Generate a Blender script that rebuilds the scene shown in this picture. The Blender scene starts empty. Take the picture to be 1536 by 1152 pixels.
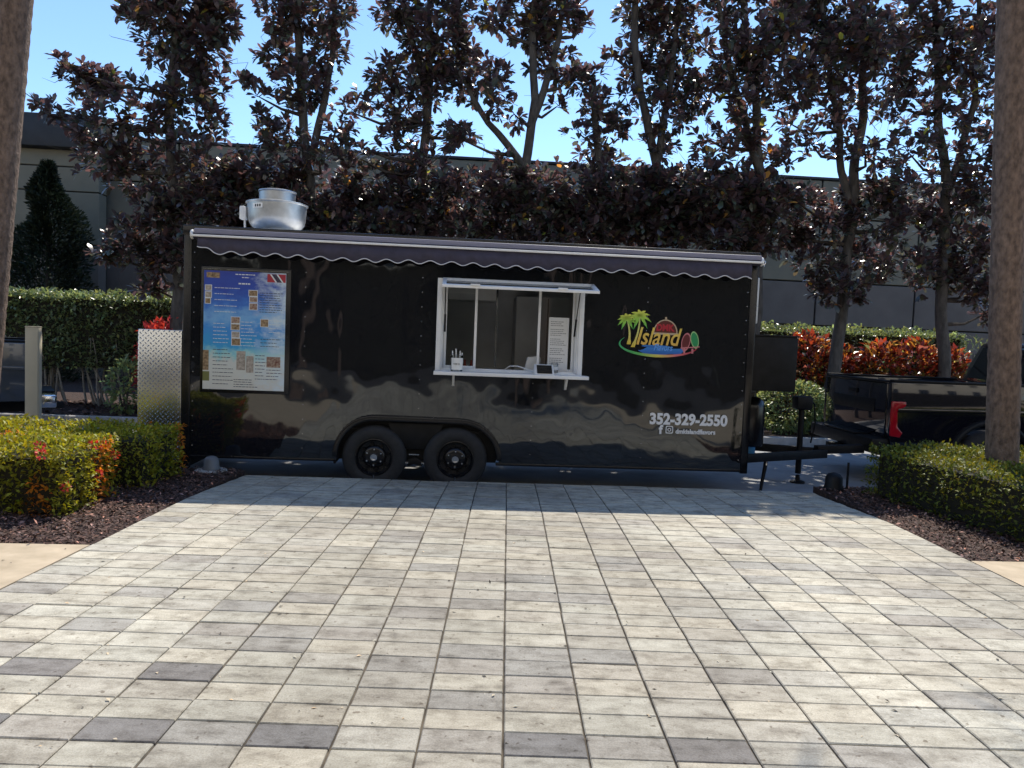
import bpy, bmesh, math, random
import numpy as np
from mathutils import Vector, Matrix, noise as mnoise
R = math.radians
random.seed(7); rng = np.random.default_rng(7)
sc = bpy.context.scene
col = sc.collection
# ------------------------------------------------------------------ camera
H = 1.42; FPX = 1140.0; PITCH, ROLL, YAW = 0.05829, 0.03944, 0.00679
def cam_axes():
    cp, sp, cy, sy, cr, sr = math.cos(PITCH), math.sin(PITCH), math.cos(YAW), math.sin(YAW), math.cos(ROLL), math.sin(ROLL)
    F = Vector((sy*cp, cy*cp, -sp)); rt = Vector((cy, -sy, 0)); up = rt.cross(F)
    return cr*rt + sr*up, -sr*rt + cr*up, F
CR, CU, CF = cam_axes()
cam_d = bpy.data.cameras.new('camera'); cam = bpy.data.objects.new('camera', cam_d); col.objects.link(cam)
cam_d.sensor_width = 36; cam_d.lens = FPX/1536*36; cam_d.clip_start = .05; cam_d.clip_end = 2000
M = Matrix((CR, CU, -CF)).transposed().to_4x4(); M.translation = (0, 0, H); cam.matrix_world = M
sc.camera = cam
# ------------------------------------------------------------------ sky, sun, exposure
SUN = Vector((.59, 1.88, 2.42)).normalized()
w = bpy.data.worlds.new('World'); sc.world = w; w.use_nodes = True
nt = w.node_tree; bg = nt.nodes['Background']
sky = nt.nodes.new('ShaderNodeTexSky'); sky.sky_type = 'NISHITA'; sky.sun_disc = False
sky.sun_elevation = math.asin(SUN.z); sky.sun_rotation = math.atan2(SUN.x, SUN.y)
sky.air_density = 1.0; sky.dust_density = .0; sky.ozone_density = 5.5
nt.links.new(sky.outputs[0], bg.inputs[0]); bg.inputs[1].default_value = .118
sd = bpy.data.lights.new('sun', 'SUN'); sd.energy = 3.0; sd.angle = R(.5); sd.color = (1, .93, .81)
so = bpy.data.objects.new('sun', sd); col.objects.link(so); so.rotation_euler = (-SUN).to_track_quat('-Z', 'Y').to_euler(); so.location = (4, 14, 18)
vs = sc.view_settings; vs.view_transform = 'Standard'; vs.look = 'None'; vs.gamma = 1; vs.use_curve_mapping = False; vs.exposure = .93

# ------------------------------------------------------------------ positions
SZ = -.24                                         # street level (apron = 0)
A4 = R(4); U4 = Vector((math.cos(A4), math.sin(A4), 0)); N4 = Vector((-math.sin(A4), math.cos(A4), 0))
O4 = Vector((-3.38, 7.97, 0))                     # street frame: origin at trailer rear corner
def ray(x, y): return CF + (x-768)/FPX*CR - (y-576)/FPX*CU
def on_z(x, y, z=0): g = ray(x, y); return g*((z-H)/g.z) + Vector((0, 0, H))
def on_n(x, y, n):                                # point on the vertical plane n metres behind the trailer's side
    g = ray(x, y); C = Vector((0, 0, H)); return g*(((O4-C).dot(N4)+n)/g.dot(N4)) + C
def on_y(x, y, Y): g = ray(x, y); return g*(Y/g.y) + Vector((0, 0, H))
def sn(s, n, z=0): return O4 + U4*s + N4*n + Vector((0, 0, z))

# ------------------------------------------------------------------ helpers
def tag(o, label=None, cat=None, group=None, kind=None):
    if label: o['label'] = label
    if cat: o['category'] = cat
    if group: o['group'] = group
    if kind: o['kind'] = kind
    return o
def empty(name, loc=(0, 0, 0), rz=0):
    o = bpy.data.objects.new(name, None); col.objects.link(o); o.location = loc; o.rotation_euler = (0, 0, rz); o.empty_display_size = .2
    return o
def link(name, me, parent=None, mat=None):
    o = bpy.data.objects.new(name, me); col.objects.link(o)
    if parent is not None: o.parent = parent
    if mat is not None and not me.materials: me.materials.append(mat)
    return o
class MB:
    def __init__(s): s.v = []; s.f = []
    def add(s, v, f):
        b = len(s.v); s.v += [tuple(p) for p in v]; s.f += [tuple(i+b for i in q) for q in f]; return s
    def box(s, x0, x1, y0, y1, z0, z1):
        return s.add([(x0,y0,z0),(x1,y0,z0),(x1,y1,z0),(x0,y1,z0),(x0,y0,z1),(x1,y0,z1),(x1,y1,z1),(x0,y1,z1)],
                     [(0,3,2,1),(4,5,6,7),(0,1,5,4),(1,2,6,5),(2,3,7,6),(3,0,4,7)])
    def tube(s, path, rad, n=8, caps=True):
        path = [Vector(p) for p in path]; m = len(path)
        if not hasattr(rad, '__len__'): rad = [rad]*m
        v = []; ref = None
        for i, p in enumerate(path):
            t = (path[min(i+1, m-1)] - path[max(i-1, 0)]).normalized()
            if ref is None: ref = t.orthogonal().normalized()
            ref = (ref - t*ref.dot(t)).normalized(); b = t.cross(ref)
            for k in range(n):
                a = 2*math.pi*k/n; v.append(p + (ref*math.cos(a) + b*math.sin(a))*rad[i])
        f = [(i*n+k, i*n+(k+1) % n, (i+1)*n+(k+1) % n, (i+1)*n+k) for i in range(m-1) for k in range(n)]
        if caps: f += [tuple(range(n-1, -1, -1)), tuple(range((m-1)*n, m*n))]
        return s.add(v, f)
    def lathe(s, prof, c=(0, 0, 0), axis='z', n=32):
        v = []; f = []
        for r, h in prof:
            for k in range(n):
                a = 2*math.pi*k/n; x, y = r*math.cos(a), r*math.sin(a)
                p = {'z': (x, y, h), 'y': (x, h, y), 'x': (h, x, y)}[axis]
                v.append((p[0]+c[0], p[1]+c[1], p[2]+c[2]))
        m = len(prof)
        f = [(i*n+k, i*n+(k+1) % n, (i+1)*n+(k+1) % n, (i+1)*n+k) for i in range(m-1) for k in range(n)]
        return s.add(v, f)
    def prism(s, poly, a, b, axis='y'):               # poly in the two other axes
        def P(p, t): return {'y': (p[0], t, p[1]), 'x': (t, p[0], p[1]), 'z': (p[0], p[1], t)}[axis]
        n = len(poly); v = [P(p, a) for p in poly] + [P(p, b) for p in poly]
        f = [tuple(range(n)), tuple(range(2*n-1, n-1, -1))] + [(i, i+n, (i+1) % n+n, (i+1) % n) for i in range(n)]
        return s.add(v, f)
    def build(s, name, mat, parent=None, smooth=False, bevel=0, seg=2, offset=None):
        me = bpy.data.meshes.new(name); me.from_pydata(s.v, [], s.f)
        bm = bmesh.new(); bm.from_mesh(me)
        bmesh.ops.recalc_face_normals(bm, faces=bm.faces)
        if bevel:
            ed = [e for e in bm.edges if len(e.link_faces) == 2 and e.calc_face_angle(0) > .5]
            bmesh.ops.bevel(bm, geom=ed, offset=bevel, segments=seg, profile=.5, affect='EDGES', clamp_overlap=True)
        if smooth or bevel:
            for q in bm.faces: q.smooth = True
            for e in bm.edges:
                if len(e.link_faces) == 2 and e.calc_face_angle(0) > (.7 if smooth else .6): e.smooth = False
        bm.to_mesh(me); bm.free()
        return link(name, me, parent, mat)
def box(name, mat, parent, *d, bevel=.004): return MB().box(*d).build(name, mat, parent, bevel=bevel)

# ------------------------------------------------------------------ materials
def newmat(name):
    m = bpy.data.materials.new(name); m.use_nodes = True; return m, m.node_tree, m.node_tree.nodes['Principled BSDF']
def N(nt, t, **kw):
    n = nt.nodes.new('ShaderNode'+t)
    for k, v in kw.items():
        if k in n.inputs: n.inputs[k].default_value = v
        else: setattr(n, k, v)
    return n
def ramp(nt, fac, stops, interp='LINEAR'):
    r = nt.nodes.new('ShaderNodeValToRGB'); r.color_ramp.interpolation = interp; e = r.color_ramp.elements
    while len(e) < len(stops): e.new(.5)
    for q, (p, c) in zip(e, stops): q.position = p; q.color = (*c, 1)
    nt.links.new(fac, r.inputs[0]); return r.outputs[0]
def coords(nt, kind='Object', scale=(1, 1, 1), rot=(0, 0, 0)):
    t = nt.nodes.new('ShaderNodeTexCoord'); mp = nt.nodes.new('ShaderNodeMapping'); mp.inputs['Scale'].default_value = scale; mp.inputs['Rotation'].default_value = rot
    if kind == 'World':
        g = nt.nodes.new('ShaderNodeNewGeometry'); nt.links.new(g.outputs['Position'], mp.inputs[0])
    else: nt.links.new(t.outputs[kind], mp.inputs[0])
    return mp.outputs[0]
def noise(nt, vec, scale, detail=4, rough=.55, out=0):
    n = N(nt, 'TexNoise'); n.inputs['Scale'].default_value = scale; n.inputs['Detail'].default_value = detail; n.inputs['Roughness'].default_value = rough
    nt.links.new(vec, n.inputs['Vector']); return n.outputs[out]
def bump(nt, b, hgt, strength=.3, dist=.01):
    n = N(nt, 'Bump', Strength=strength, Distance=dist); nt.links.new(hgt, n.inputs['Height']); nt.links.new(n.outputs[0], b.inputs['Normal'])
def mat(name, c, rough=.6, metal=0, var=.0, vscale=6, bmp=0, bscale=60, bdist=.004, kind='Object', spec=.5, coat=0, stretch=(1, 1, 1), c2=None):
    m, nt, b = newmat(name); b.inputs['Roughness'].default_value = rough; b.inputs['Metallic'].default_value = metal
    b.inputs['Specular IOR Level'].default_value = spec; b.inputs['Coat Weight'].default_value = coat; b.inputs['Coat Roughness'].default_value = .03
    b.inputs['Base Color'].default_value = (*c, 1)
    if var or bmp or c2:
        v = coords(nt, kind, stretch)
        if var or c2:
            lo = tuple(x*(1-var) for x in c); hi = c2 or tuple(min(1, x*(1+var)) for x in c)
            nt.links.new(ramp(nt, noise(nt, v, vscale), [(.3, lo), (.7, hi)]), b.inputs['Base Color'])
            rr = N(nt, 'MapRange'); rr.inputs[3].default_value = max(0, rough-.08); rr.inputs[4].default_value = min(1, rough+.12)
            nt.links.new(noise(nt, v, vscale*2.3), rr.inputs[0]); nt.links.new(rr.outputs[0], b.inputs['Roughness'])
        if bmp: bump(nt, b, noise(nt, v, bscale, 3), bmp, bdist)
    return m
def leafmat(name, top, under, rough=.4, trans=.3, tcol=None, var=.35, spec=.5):
    """leaf: glossy upper face, duller under face, some light through the blade; colour varies leaf by leaf"""
    m, nt, b = newmat(name); b.inputs['Roughness'].default_value = rough; b.inputs['Specular IOR Level'].default_value = spec
    at = N(nt, 'Attribute', attribute_name='tint'); g = N(nt, 'NewGeometry')
    mx = N(nt, 'Mix', data_type='RGBA'); mx.inputs[6].default_value = (*top, 1); mx.inputs[7].default_value = (*under, 1); nt.links.new(g.outputs['Backfacing'], mx.inputs[0])
    ml = N(nt, 'Mix', data_type='RGBA', blend_type='MULTIPLY'); ml.inputs[0].default_value = 1
    nt.links.new(mx.outputs[2], ml.inputs[6]); nt.links.new(at.outputs['Color'], ml.inputs[7]); nt.links.new(ml.outputs[2], b.inputs['Base Color'])
    tr = N(nt, 'BsdfTranslucent'); m2 = N(nt, 'Mix', data_type='RGBA', blend_type='MULTIPLY'); m2.inputs[0].default_value = 1
    m2.inputs[6].default_value = (*(tcol or top), 1); nt.links.new(at.outputs['Color'], m2.inputs[7]); nt.links.new(m2.outputs[2], tr.inputs[0])
    sh = N(nt, 'MixShader'); sh.inputs[0].default_value = trans
    nt.links.new(b.outputs[0], sh.inputs[1]); nt.links.new(tr.outputs[0], sh.inputs[2]); nt.links.new(sh.outputs[0], nt.nodes['Material Output'].inputs[0])
    return m
def gradmat(name, stops, axis=2, rough=.35):
    m, nt, b = newmat(name); b.inputs['Roughness'].default_value = rough
    t = N(nt, 'TexCoord'); s = N(nt, 'SeparateXYZ'); nt.links.new(t.outputs['Generated'], s.inputs[0])
    nt.links.new(ramp(nt, s.outputs[axis], stops), b.inputs['Base Color']); return m

def paver_mat(name, attr):
    m, nt, b = newmat(name)
    if attr: src = N(nt, 'Attribute', attribute_name='tint').outputs['Color']
    else: src = N(nt, 'ObjectInfo').outputs['Color']
    v = coords(nt, 'World', (1, 2.6, 1)); v1 = coords(nt, 'World')
    st = ramp(nt, noise(nt, v, 5.5, 6, .65), [(.3, (.5, .485, .475)), (.45, (.86, .85, .83)), (.58, (1.0, 1.0, .99)), (.74, (1.12, 1.12, 1.1))])
    fine = ramp(nt, noise(nt, v1, 140, 3, .7), [(.3, (.74, .73, .72)), (.55, (1, 1, 1)), (.75, (1.12, 1.12, 1.12))])
    big = ramp(nt, noise(nt, v1, .75, 3, .5), [(.35, (.8, .79, .78)), (.62, (1.05, 1.05, 1.04))])
    spots = ramp(nt, noise(nt, v1, 26, 2, .5), [(.27, (.5, .46, .43)), (.34, (1, 1, 1))])
    pos = N(nt, 'NewGeometry').outputs['Position']; sp = N(nt, 'SeparateXYZ'); nt.links.new(pos, sp.inputs[0])
    wv = N(nt, 'Math', operation='ADD'); nt.links.new(sp.outputs[0], wv.inputs[0]); wn = N(nt, 'Math', operation='MULTIPLY'); wn.inputs[1].default_value = 1.6; nt.links.new(noise(nt, v1, .9, 4, .6), wn.inputs[0]); nt.links.new(wn.outputs[0], wv.inputs[1])
    mr = N(nt, 'MapRange'); mr.inputs[1].default_value = -3.0; mr.inputs[2].default_value = 4.6; nt.links.new(wv.outputs[0], mr.inputs[0])
    wear = ramp(nt, mr.outputs[0], [(.05, (1.04, 1.04, 1.03)), (.25, (1.0, 1, .99)), (.38, (.84, .835, .82)), (.55, (.86, .855, .84)), (.72, (1, 1, .99))])   # tyre-worn middle of the drive
    blot = ramp(nt, noise(nt, v1, 9, 5, .7), [(.34, (.7, .685, .67)), (.52, (1, 1, 1))])
    c = src
    for t in (st, fine, big, spots, wear, blot):
        x = N(nt, 'Mix', data_type='RGBA', blend_type='MULTIPLY'); x.inputs[0].default_value = 1
        nt.links.new(c, x.inputs[6]); nt.links.new(t, x.inputs[7]); c = x.outputs[2]
    nt.links.new(c, b.inputs['Base Color']); b.inputs['Roughness'].default_value = .82; b.inputs['Specular IOR Level'].default_value = .25
    bump(nt, b, noise(nt, v1, 110, 4, .7), .35, .004); return m

K = {}
K['paver'] = paver_mat('paver_concrete', False); K['paver_far'] = paver_mat('paver_concrete_field', True)
K['joint'] = mat('joint_sand', (.07, .054, .042), .95, var=.6, vscale=9, kind='World', c2=(.13, .105, .075))
K['sidewalk'] = mat('tan_concrete', (.5, .4, .27), .9, var=.18, vscale=5, bmp=.4, bscale=150, kind='World', c2=(.58, .47, .33))
K['street'] = mat('pale_asphalt', (.30, .30, .30), .9, var=.16, vscale=3, bmp=.4, bscale=120, kind='World')
K['mulch'] = mat('mulch', (.05, .026, .019), .95, var=.55, vscale=28, bmp=1, bscale=45, bdist=.03, kind='World')
K['ground'] = mat('soil', (.09, .08, .05), .95, var=.4, vscale=1.2, kind='World')
K['kerb'] = mat('kerb_concrete', (.42, .40, .37), .85, var=.2, vscale=9, bmp=.3, kind='World')
K['black'] = mat('gloss_black_panel', (.010, .010, .0125), .04, var=.0, spec=1.0)
K['black'].node_tree.nodes['Principled BSDF'].inputs['Specular Tint'].default_value = (.86, .93, 1, 1)
K['blackmatte'] = mat('black_steel', (.010, .010, .011), .5, var=.4, vscale=8, spec=.25)
K['blacktrim'] = mat('black_trim', (.01, .01, .012), .22, var=.3, vscale=5)
K['rubber'] = mat('tyre_rubber', (.022, .022, .023), .75, var=.25, vscale=20, bmp=.15, bscale=90)
K['white'] = mat('white_aluminium', (.86, .86, .85), .38, var=.07, vscale=4)
K['silver'] = mat('galvanised_steel', (.5, .52, .54), .42, 1, var=.2, vscale=7, bmp=.03, bscale=14, bdist=.02)
K['chrome'] = mat('chrome', (.75, .75, .77), .14, 1)
K['plastic_w'] = mat('white_plastic', (.82, .82, .8), .45, var=.05)
K['steel_in'] = mat('stainless_lining', (.62, .63, .65), .5, .1, var=.12, vscale=3)
K['navy'] = mat('navy_awning_cloth', (.05, .045, .075), .7, var=.2, vscale=12, bmp=.15, bscale=220)
K['lilac'] = mat('awning_cassette', (.24, .23, .29), .4, var=.1, vscale=3)
K['trimw'] = mat('white_binding', (.7, .7, .74), .6)
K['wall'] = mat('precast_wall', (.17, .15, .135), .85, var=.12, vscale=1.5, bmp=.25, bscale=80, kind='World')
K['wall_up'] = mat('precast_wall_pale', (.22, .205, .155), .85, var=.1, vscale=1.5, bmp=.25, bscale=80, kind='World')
K['roofdark'] = mat('dark_cornice', (.03, .034, .04), .6, var=.2, vscale=3, kind='World')
K['bark'] = mat('grey_bark', (.085, .075, .066), .9, var=.45, vscale=14, bmp=.8, bscale=30, bdist=.02, stretch=(1, 1, .35))
K['bark_dark'] = mat('twig_bark', (.06, .048, .04), .9, var=.35, vscale=18, bmp=.5, bscale=40)
K['palm'] = mat('palm_bark', (.17, .118, .09), .92, var=.5, vscale=16, bmp=1, bscale=34, bdist=.02, stretch=(1.6, 1.6, .8))
K['post'] = mat('beige_post', (.58, .51, .36), .6, var=.06, vscale=4)
K['mag'] = leafmat('magnolia_leaf', (.07, .058, .054), (.10, .064, .07), .3, .24, (.30, .16, .16), spec=1.0)
K['ixora'] = leafmat('ixora_leaf', (.24, .235, .02), (.12, .13, .02), .5, .3, (.62, .54, .02), spec=.3)
K['box'] = leafmat('clipped_hedge_leaf', (.13, .15, .018), (.05, .065, .018), .55, .16, (.45, .42, .03), spec=.25)
K['vib'] = leafmat('viburnum_leaf', (.135, .18, .08), (.14, .17, .09), .32, .3, (.36, .42, .13), spec=.7)
K['croton'] = leafmat('croton_leaf', (.27, .03, .02), (.25, .04, .025), .35, .3, (.6, .09, .03))
K['varieg'] = leafmat('pale_shrub_leaf', (.2, .26, .1), (.2, .25, .12), .4, .35, (.42, .48, .16))
K['conif'] = leafmat('dark_evergreen_leaf', (.018, .03, .014), (.02, .03, .015), .55, .1)
K['petal'] = leafmat('red_petal', (.6, .04, .05), (.6, .05, .06), .5, .3, (.8, .1, .06))
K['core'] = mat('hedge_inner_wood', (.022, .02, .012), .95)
K['chip'] = leafmat('mulch_chip', (.105, .056, .043), (.10, .053, .04), .85, .0)
K['litter'] = leafmat('dry_leaf_litter', (.5, .42, .3), (.45, .38, .28), .8, .0)
def glassmat(name, tint, refl=.06):
    m, nt, b = newmat(name); nt.nodes.remove(b)
    t = N(nt, 'BsdfTransparent'); t.inputs[0].default_value = (*tint, 1); g = N(nt, 'BsdfGlossy'); g.inputs['Roughness'].default_value = .01
    fr = N(nt, 'Fresnel', IOR=1.5); sh = N(nt, 'MixShader'); nt.links.new(fr.outputs[0], sh.inputs[0]); nt.links.new(t.outputs[0], sh.inputs[1]); nt.links.new(g.outputs[0], sh.inputs[2])
    nt.links.new(sh.outputs[0], nt.nodes['Material Output'].inputs[0]); return m
K['glass'] = glassmat('window_glass', (.8, .82, .82)); K['darkglass'] = mat('tinted_glass', (.01, .011, .013), .03, spec=.6)
K['acrylic'] = glassmat('clear_acrylic', (.85, .87, .88))

# ------------------------------------------------------------------ leaves
def leaf_mesh(name, P, D, Nn, L, W, tint, mat_, parent=None, fold=.18, droop=.12, blade=False):
    """one mesh of leaf blades: base P, direction D, face normal hint Nn, length L, width W"""
    P, D, Nn = (np.asarray(a, float) for a in (P, D, Nn)); n = len(P)
    D /= np.linalg.norm(D, axis=1)[:, None]
    S = np.cross(D, Nn); S /= np.linalg.norm(S, axis=1)[:, None]+1e-9; T = np.cross(S, D)
    L = np.asarray(L, float)[:, None]; W = np.asarray(W, float)[:, None]
    mid = P + D*L*.5
    v = np.stack([P, mid + S*W*.5 + T*W*fold, P + D*L - T*L*droop, mid - S*W*.5 + T*W*fold, mid], 1).reshape(-1, 3)
    if blade:                       # broad obovate blade, slightly cupped
        v = np.stack([P, P+D*L*.4+S*W*.4+T*W*fold, P+D*L*.4-S*W*.4+T*W*fold, P+D*L*.74+S*W*.48+T*W*fold*.6-T*L*droop*.4, P+D*L*.74-S*W*.48+T*W*fold*.6-T*L*droop*.4, P+D*L-T*L*droop], 1).reshape(-1, 3)
        i = np.arange(n)[:, None]*6; f = np.concatenate([i+np.array([[0, 1, 2]]), i+np.array([[2, 1, 3, 4]]), i+np.array([[4, 3, 5]])], 1).reshape(-1)
        me = bpy.data.meshes.new(name); me.vertices.add(n*6); me.vertices.foreach_set('co', v.ravel().astype(np.float32)); me.loops.add(n*10); me.loops.foreach_set('vertex_index', f.astype(np.int32)); me.polygons.add(n*3)
        st = (np.arange(n)[:, None]*10+np.array([[0, 3, 7]])).ravel(); me.polygons.foreach_set('loop_start', st.astype(np.int32)); me.polygons.foreach_set('loop_total', np.tile([3, 4, 3], n).astype(np.int32)); me.update(calc_edges=True)
        a = me.color_attributes.new('tint', 'FLOAT_COLOR', 'POINT'); t = np.ones((n, 6, 4), np.float32); t[:, :, :3] = np.asarray(tint, np.float32)[:, None, :]; a.data.foreach_set('color', t.ravel())
        return link(name, me, parent, mat_)
    i = np.arange(n)[:, None]*5
    f = np.concatenate([i+np.array([[0, 1, 2, 4]]), i+np.array([[0, 4, 2, 3]])], 1).reshape(-1)
    me = bpy.data.meshes.new(name); me.vertices.add(n*5); me.vertices.foreach_set('co', v.ravel().astype(np.float32))
    me.loops.add(n*8); me.loops.foreach_set('vertex_index', f.astype(np.int32)); me.polygons.add(n*2)
    me.polygons.foreach_set('loop_start', (np.arange(n*2)*4).astype(np.int32)); me.polygons.foreach_set('loop_total', np.full(n*2, 4, np.int32))
    me.update(calc_edges=True)
    a = me.color_attributes.new('tint', 'FLOAT_COLOR', 'POINT'); t = np.ones((n, 5, 4), np.float32); t[:, :, :3] = np.asarray(tint, np.float32)[:, None, :]; a.data.foreach_set('color', t.ravel())
    return link(name, me, parent, mat_)
def rnd_dir(n):
    d = rng.normal(size=(n, 3)); return d/np.linalg.norm(d, axis=1)[:, None]
def tints(n, var=.35, warm=.12):
    b = rng.uniform(1-var, 1+var, n); h = rng.normal(0, warm, n)
    return np.clip(np.stack([b*(1+h), b, b*(1-h)], 1), .1, 2.5)

# ================================================================== THE SETTING
def sheet(name, pts, z0, z1, m):
    return tag(MB().prism([(p[0], p[1]) for p in pts], z0, z1, 'z').build(name, m), kind='structure')
sheet('ground', [(-400, -400), (400, -400), (400, 500), (-400, 500)], -.6, -.32, K['ground'])
def snp(*l): return [sn(s, n) for s, n in l]
sheet('street', snp((-60, -.8), (70, -.8), (70, 4.36), (-60, 4.36)), -.5, SZ, K['street'])
def kerb(name, s0, s1, n0, n1, z1):
    root = empty(name, sn(0, 0, 0), A4); tag(root, kind='structure')
    k = s0; i = 0
    while k < s1:
        e = min(k+1.83, s1); MB().box(k+.004, e-.004, n0, n1, -.5, z1).build('kerb_stone', K['kerb'], root, bevel=.02); k = e
    return root
kerb('kerb', -18, 22, 4.36, 4.52, -.07)
sheet('planting_bed', snp((-60, 4.52), (70, 4.52), (70, 19), (-60, 19)), -.5, -.09, K['mulch'])
W_, D_, X0, Y0 = .29612, .15483, .03548, 3.60769
XL, XR = X0-9*W_, X0+11*W_
def far_edge(x): return 7.71+.05*(x+2.6)
def apron_z(y): return 0 if y < 6.3 else -.07*min(1, (y-6.3)/1.5)
# beds and tan walk either side of the paved drive
def bedline(x): return 4.83+.069*(x+2.7)
sheet('mulch_bed', [(-9.2, bedline(-9.2)), (XL-.012, bedline(XL)), (XL-.012, far_edge(XL)), (-9.2, far_edge(-9.2))], -.5, -.015, K['mulch'])
sheet('mulch_bed', [(XR+.012, bedline(XR)), (34, bedline(34)), (34, far_edge(34)), (XR+.012, far_edge(XR))], -.5, -.015, K['mulch'])
sheet('sidewalk', [(-30, -2.2), (XL-.012, -2.2), (XL-.012, bedline(XL)), (-30, bedline(-30))], -.5, -.004, K['sidewalk'])
sheet('sidewalk', [(XR+.012, -2.2), (34, -2.2), (34, bedline(34)), (XR+.012, bedline(XR))], -.5, -.004, K['sidewalk'])

# ---- paved drive: every paver a piece
drive = empty('paved_drive', (0, 0, 0)); tag(drive, kind='structure')
def jbed(name, ys):
    b = MB(); v = []; f = []
    for y in ys:
        for x in (XL, XR): v += [(x, y if y < 90 else far_edge(x)-.004, apron_z(min(y, 7.9))-.011)]
    for i in range(len(ys)-1): f.append((2*i, 2*i+1, 2*i+3, 2*i+2))
    n = len(v); e = len(ys)-1
    v += [(XL, far_edge(XL)-.004, -.5), (XR, far_edge(XR)-.004, -.5)]; f.append((2*e, 2*e+1, n+1, n))
    return b.add(v, f).build(name, K['joint'], drive)
jbed('joint_sand', [-2.2, .9, 6.3, 99])
def paver_mesh(w, d, ch=.006, t=.05):
    a, b = w/2, d/2; c = ch
    v = [(-a,-b,-t),(a,-b,-t),(a,b,-t),(-a,b,-t),(-a,-b,-c),(a,-b,-c),(a,b,-c),(-a,b,-c),(-a+c,-b+c,0),(a-c,-b+c,0),(a-c,b-c,0),(-a+c,b-c,0)]
    f = [(0,1,5,4),(1,2,6,5),(2,3,7,6),(3,0,4,7),(4,5,9,8),(5,6,10,9),(6,7,11,10),(7,4,8,11),(8,9,10,11)]
    return v, f
pv, pf = paver_mesh(W_-.008, D_-.0045, .004)
pme = bpy.data.meshes.new('paver'); pme.from_pydata(pv, [], pf); pme.materials.append(K['paver'])
CREAM, LGREY, MGREY, DGREY = (.585, .545, .455), (.525, .49, .42), (.44, .413, .37), (.27, .255, .245)
dark = {}
for (x, y, k) in [(55,999,3),(275,1005,3),(195,1092,3),(310,1095,2),(445,1101,3),(232,883,2),(135,934,2),(280,840,2),(220,938,0),(360,938,2),(470,892,2),(412,965,2),(330,955,1),(0,1073,3),
                  (560,1092,1),(700,1010,2),(870,1115,3),(800,1010,2),(1085,1020,2),(690,1045,2),(1200,847,2),(1130,1140,3),(905,888,1),(1175,870,2),(1340,855,2),(1480,1055,2),(1455,940,2),(1370,990,1),
                  (1400,935,2),(640,920,2),(500,900,2),(345,840,1),(700,868,2),(1290,1130,2),(1420,1085,1),(1180,1100,1),(1300,820,2),(520,945,2),(590,980,1),(860,972,1),(1000,985,1),(455,820,1),(1015,830,2),(1095,818,2),(770,985,2)]:
    p = on_z(x, y); dark[(math.floor((p.x-X0)/W_), math.floor((Y0-p.y)/D_))] = k
def paver_col(c, r):
    q = random.random(); cx = X0+(c+.5)*W_
    g = math.exp(-((cx-.1)/1.35)**2)*.34
    k = 0 if q < .7-g else 1 if q < .94-g*.25 else 2
    if (c, r) in dark: k = dark[(c, r)]
    b = (CREAM, LGREY, MGREY, DGREY)[k]; j = random.uniform(.9, 1.07); h = random.uniform(-.02, .02)
    return (b[0]*j*(1+h), b[1]*j, b[2]*j*(1-h), 1)
def in_view(x, y):
    d = Vector((x, y, -H)); z = d.dot(CF)
    if z < .3: return None
    u_, v_ = 768+FPX*d.dot(CR)/z, 576-FPX*d.dot(CU)/z
    return -70 < u_ < 1606 and v_ < 1200
cells = []
r = 37
while Y0-r*D_ < far_edge(XR):
    for c in range(-9, 11):
        cells.append((c, r, X0+(c+.5)*W_, Y0-(r+.5)*D_))
    r -= 1
near = sorted([q for q in cells if in_view(q[2], q[3])], key=lambda q: q[3])[:300]
ns = {(q[0], q[1]) for q in near}
for c, r, x, y in near:
    o = bpy.data.objects.new('paver', pme); col.objects.link(o); o.parent = drive
    o.location = (x+random.gauss(0, .0009), y+random.gauss(0, .0009), random.gauss(0, .0011)); o.rotation_euler = (random.gauss(0, .004), random.gauss(0, .003), random.gauss(0, .003)); o.color = paver_col(c, r)
fv = []; ff = []; ft = []
for c, r, x, y in cells:
    if (c, r) in ns: continue
    dz = random.gauss(0, .0012); dx, dy = random.gauss(0, .001), random.gauss(0, .001); t = paver_col(c, r); b = len(fv)
    if y-D_/2 > far_edge(x)-.02: continue
    for px_, py_, pz_ in pv:
        X, Y = x+px_+dx, min(y+py_+dy, far_edge(x+px_)); fv.append((X, Y, pz_+dz+apron_z(Y))); ft.append(t)
    ff += [tuple(i+b for i in q) for q in pf]
fme = bpy.data.meshes.new('paver_field'); fme.from_pydata(fv, [], ff)
a = fme.color_attributes.new('tint', 'FLOAT_COLOR', 'POINT'); a.data.foreach_set('color', np.array(ft, np.float32).ravel())
tag(link('paver_field', fme, drive, K['paver_far']), kind='stuff')

# ================================================================== WALL BEHIND
def wall_building():
    n0 = 14.0
    root = empty('rear_building', sn(0, n0, -.1), A4)
    tag(root, 'long tan precast concrete building wall behind the trees', 'building')
    box('wall_core', K['core'], root, -50, 50, .13, 4.0, -.2, 6.6, bevel=0)
    for i in range(-12, 14):
        for j, (z0, z1) in enumerate(((0, 2.3), (2.3, 3.6), (3.6, 5.5), (5.5, 6.62))):
            x0 = i*3.1+1.15
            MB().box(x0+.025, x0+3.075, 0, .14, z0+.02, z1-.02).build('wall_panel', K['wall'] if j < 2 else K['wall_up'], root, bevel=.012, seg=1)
    box('cornice', K['roofdark'], root, -50, 50, -.05, 4.2, 6.62, 6.7, bevel=.02)
    return root
wall_building()
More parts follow.
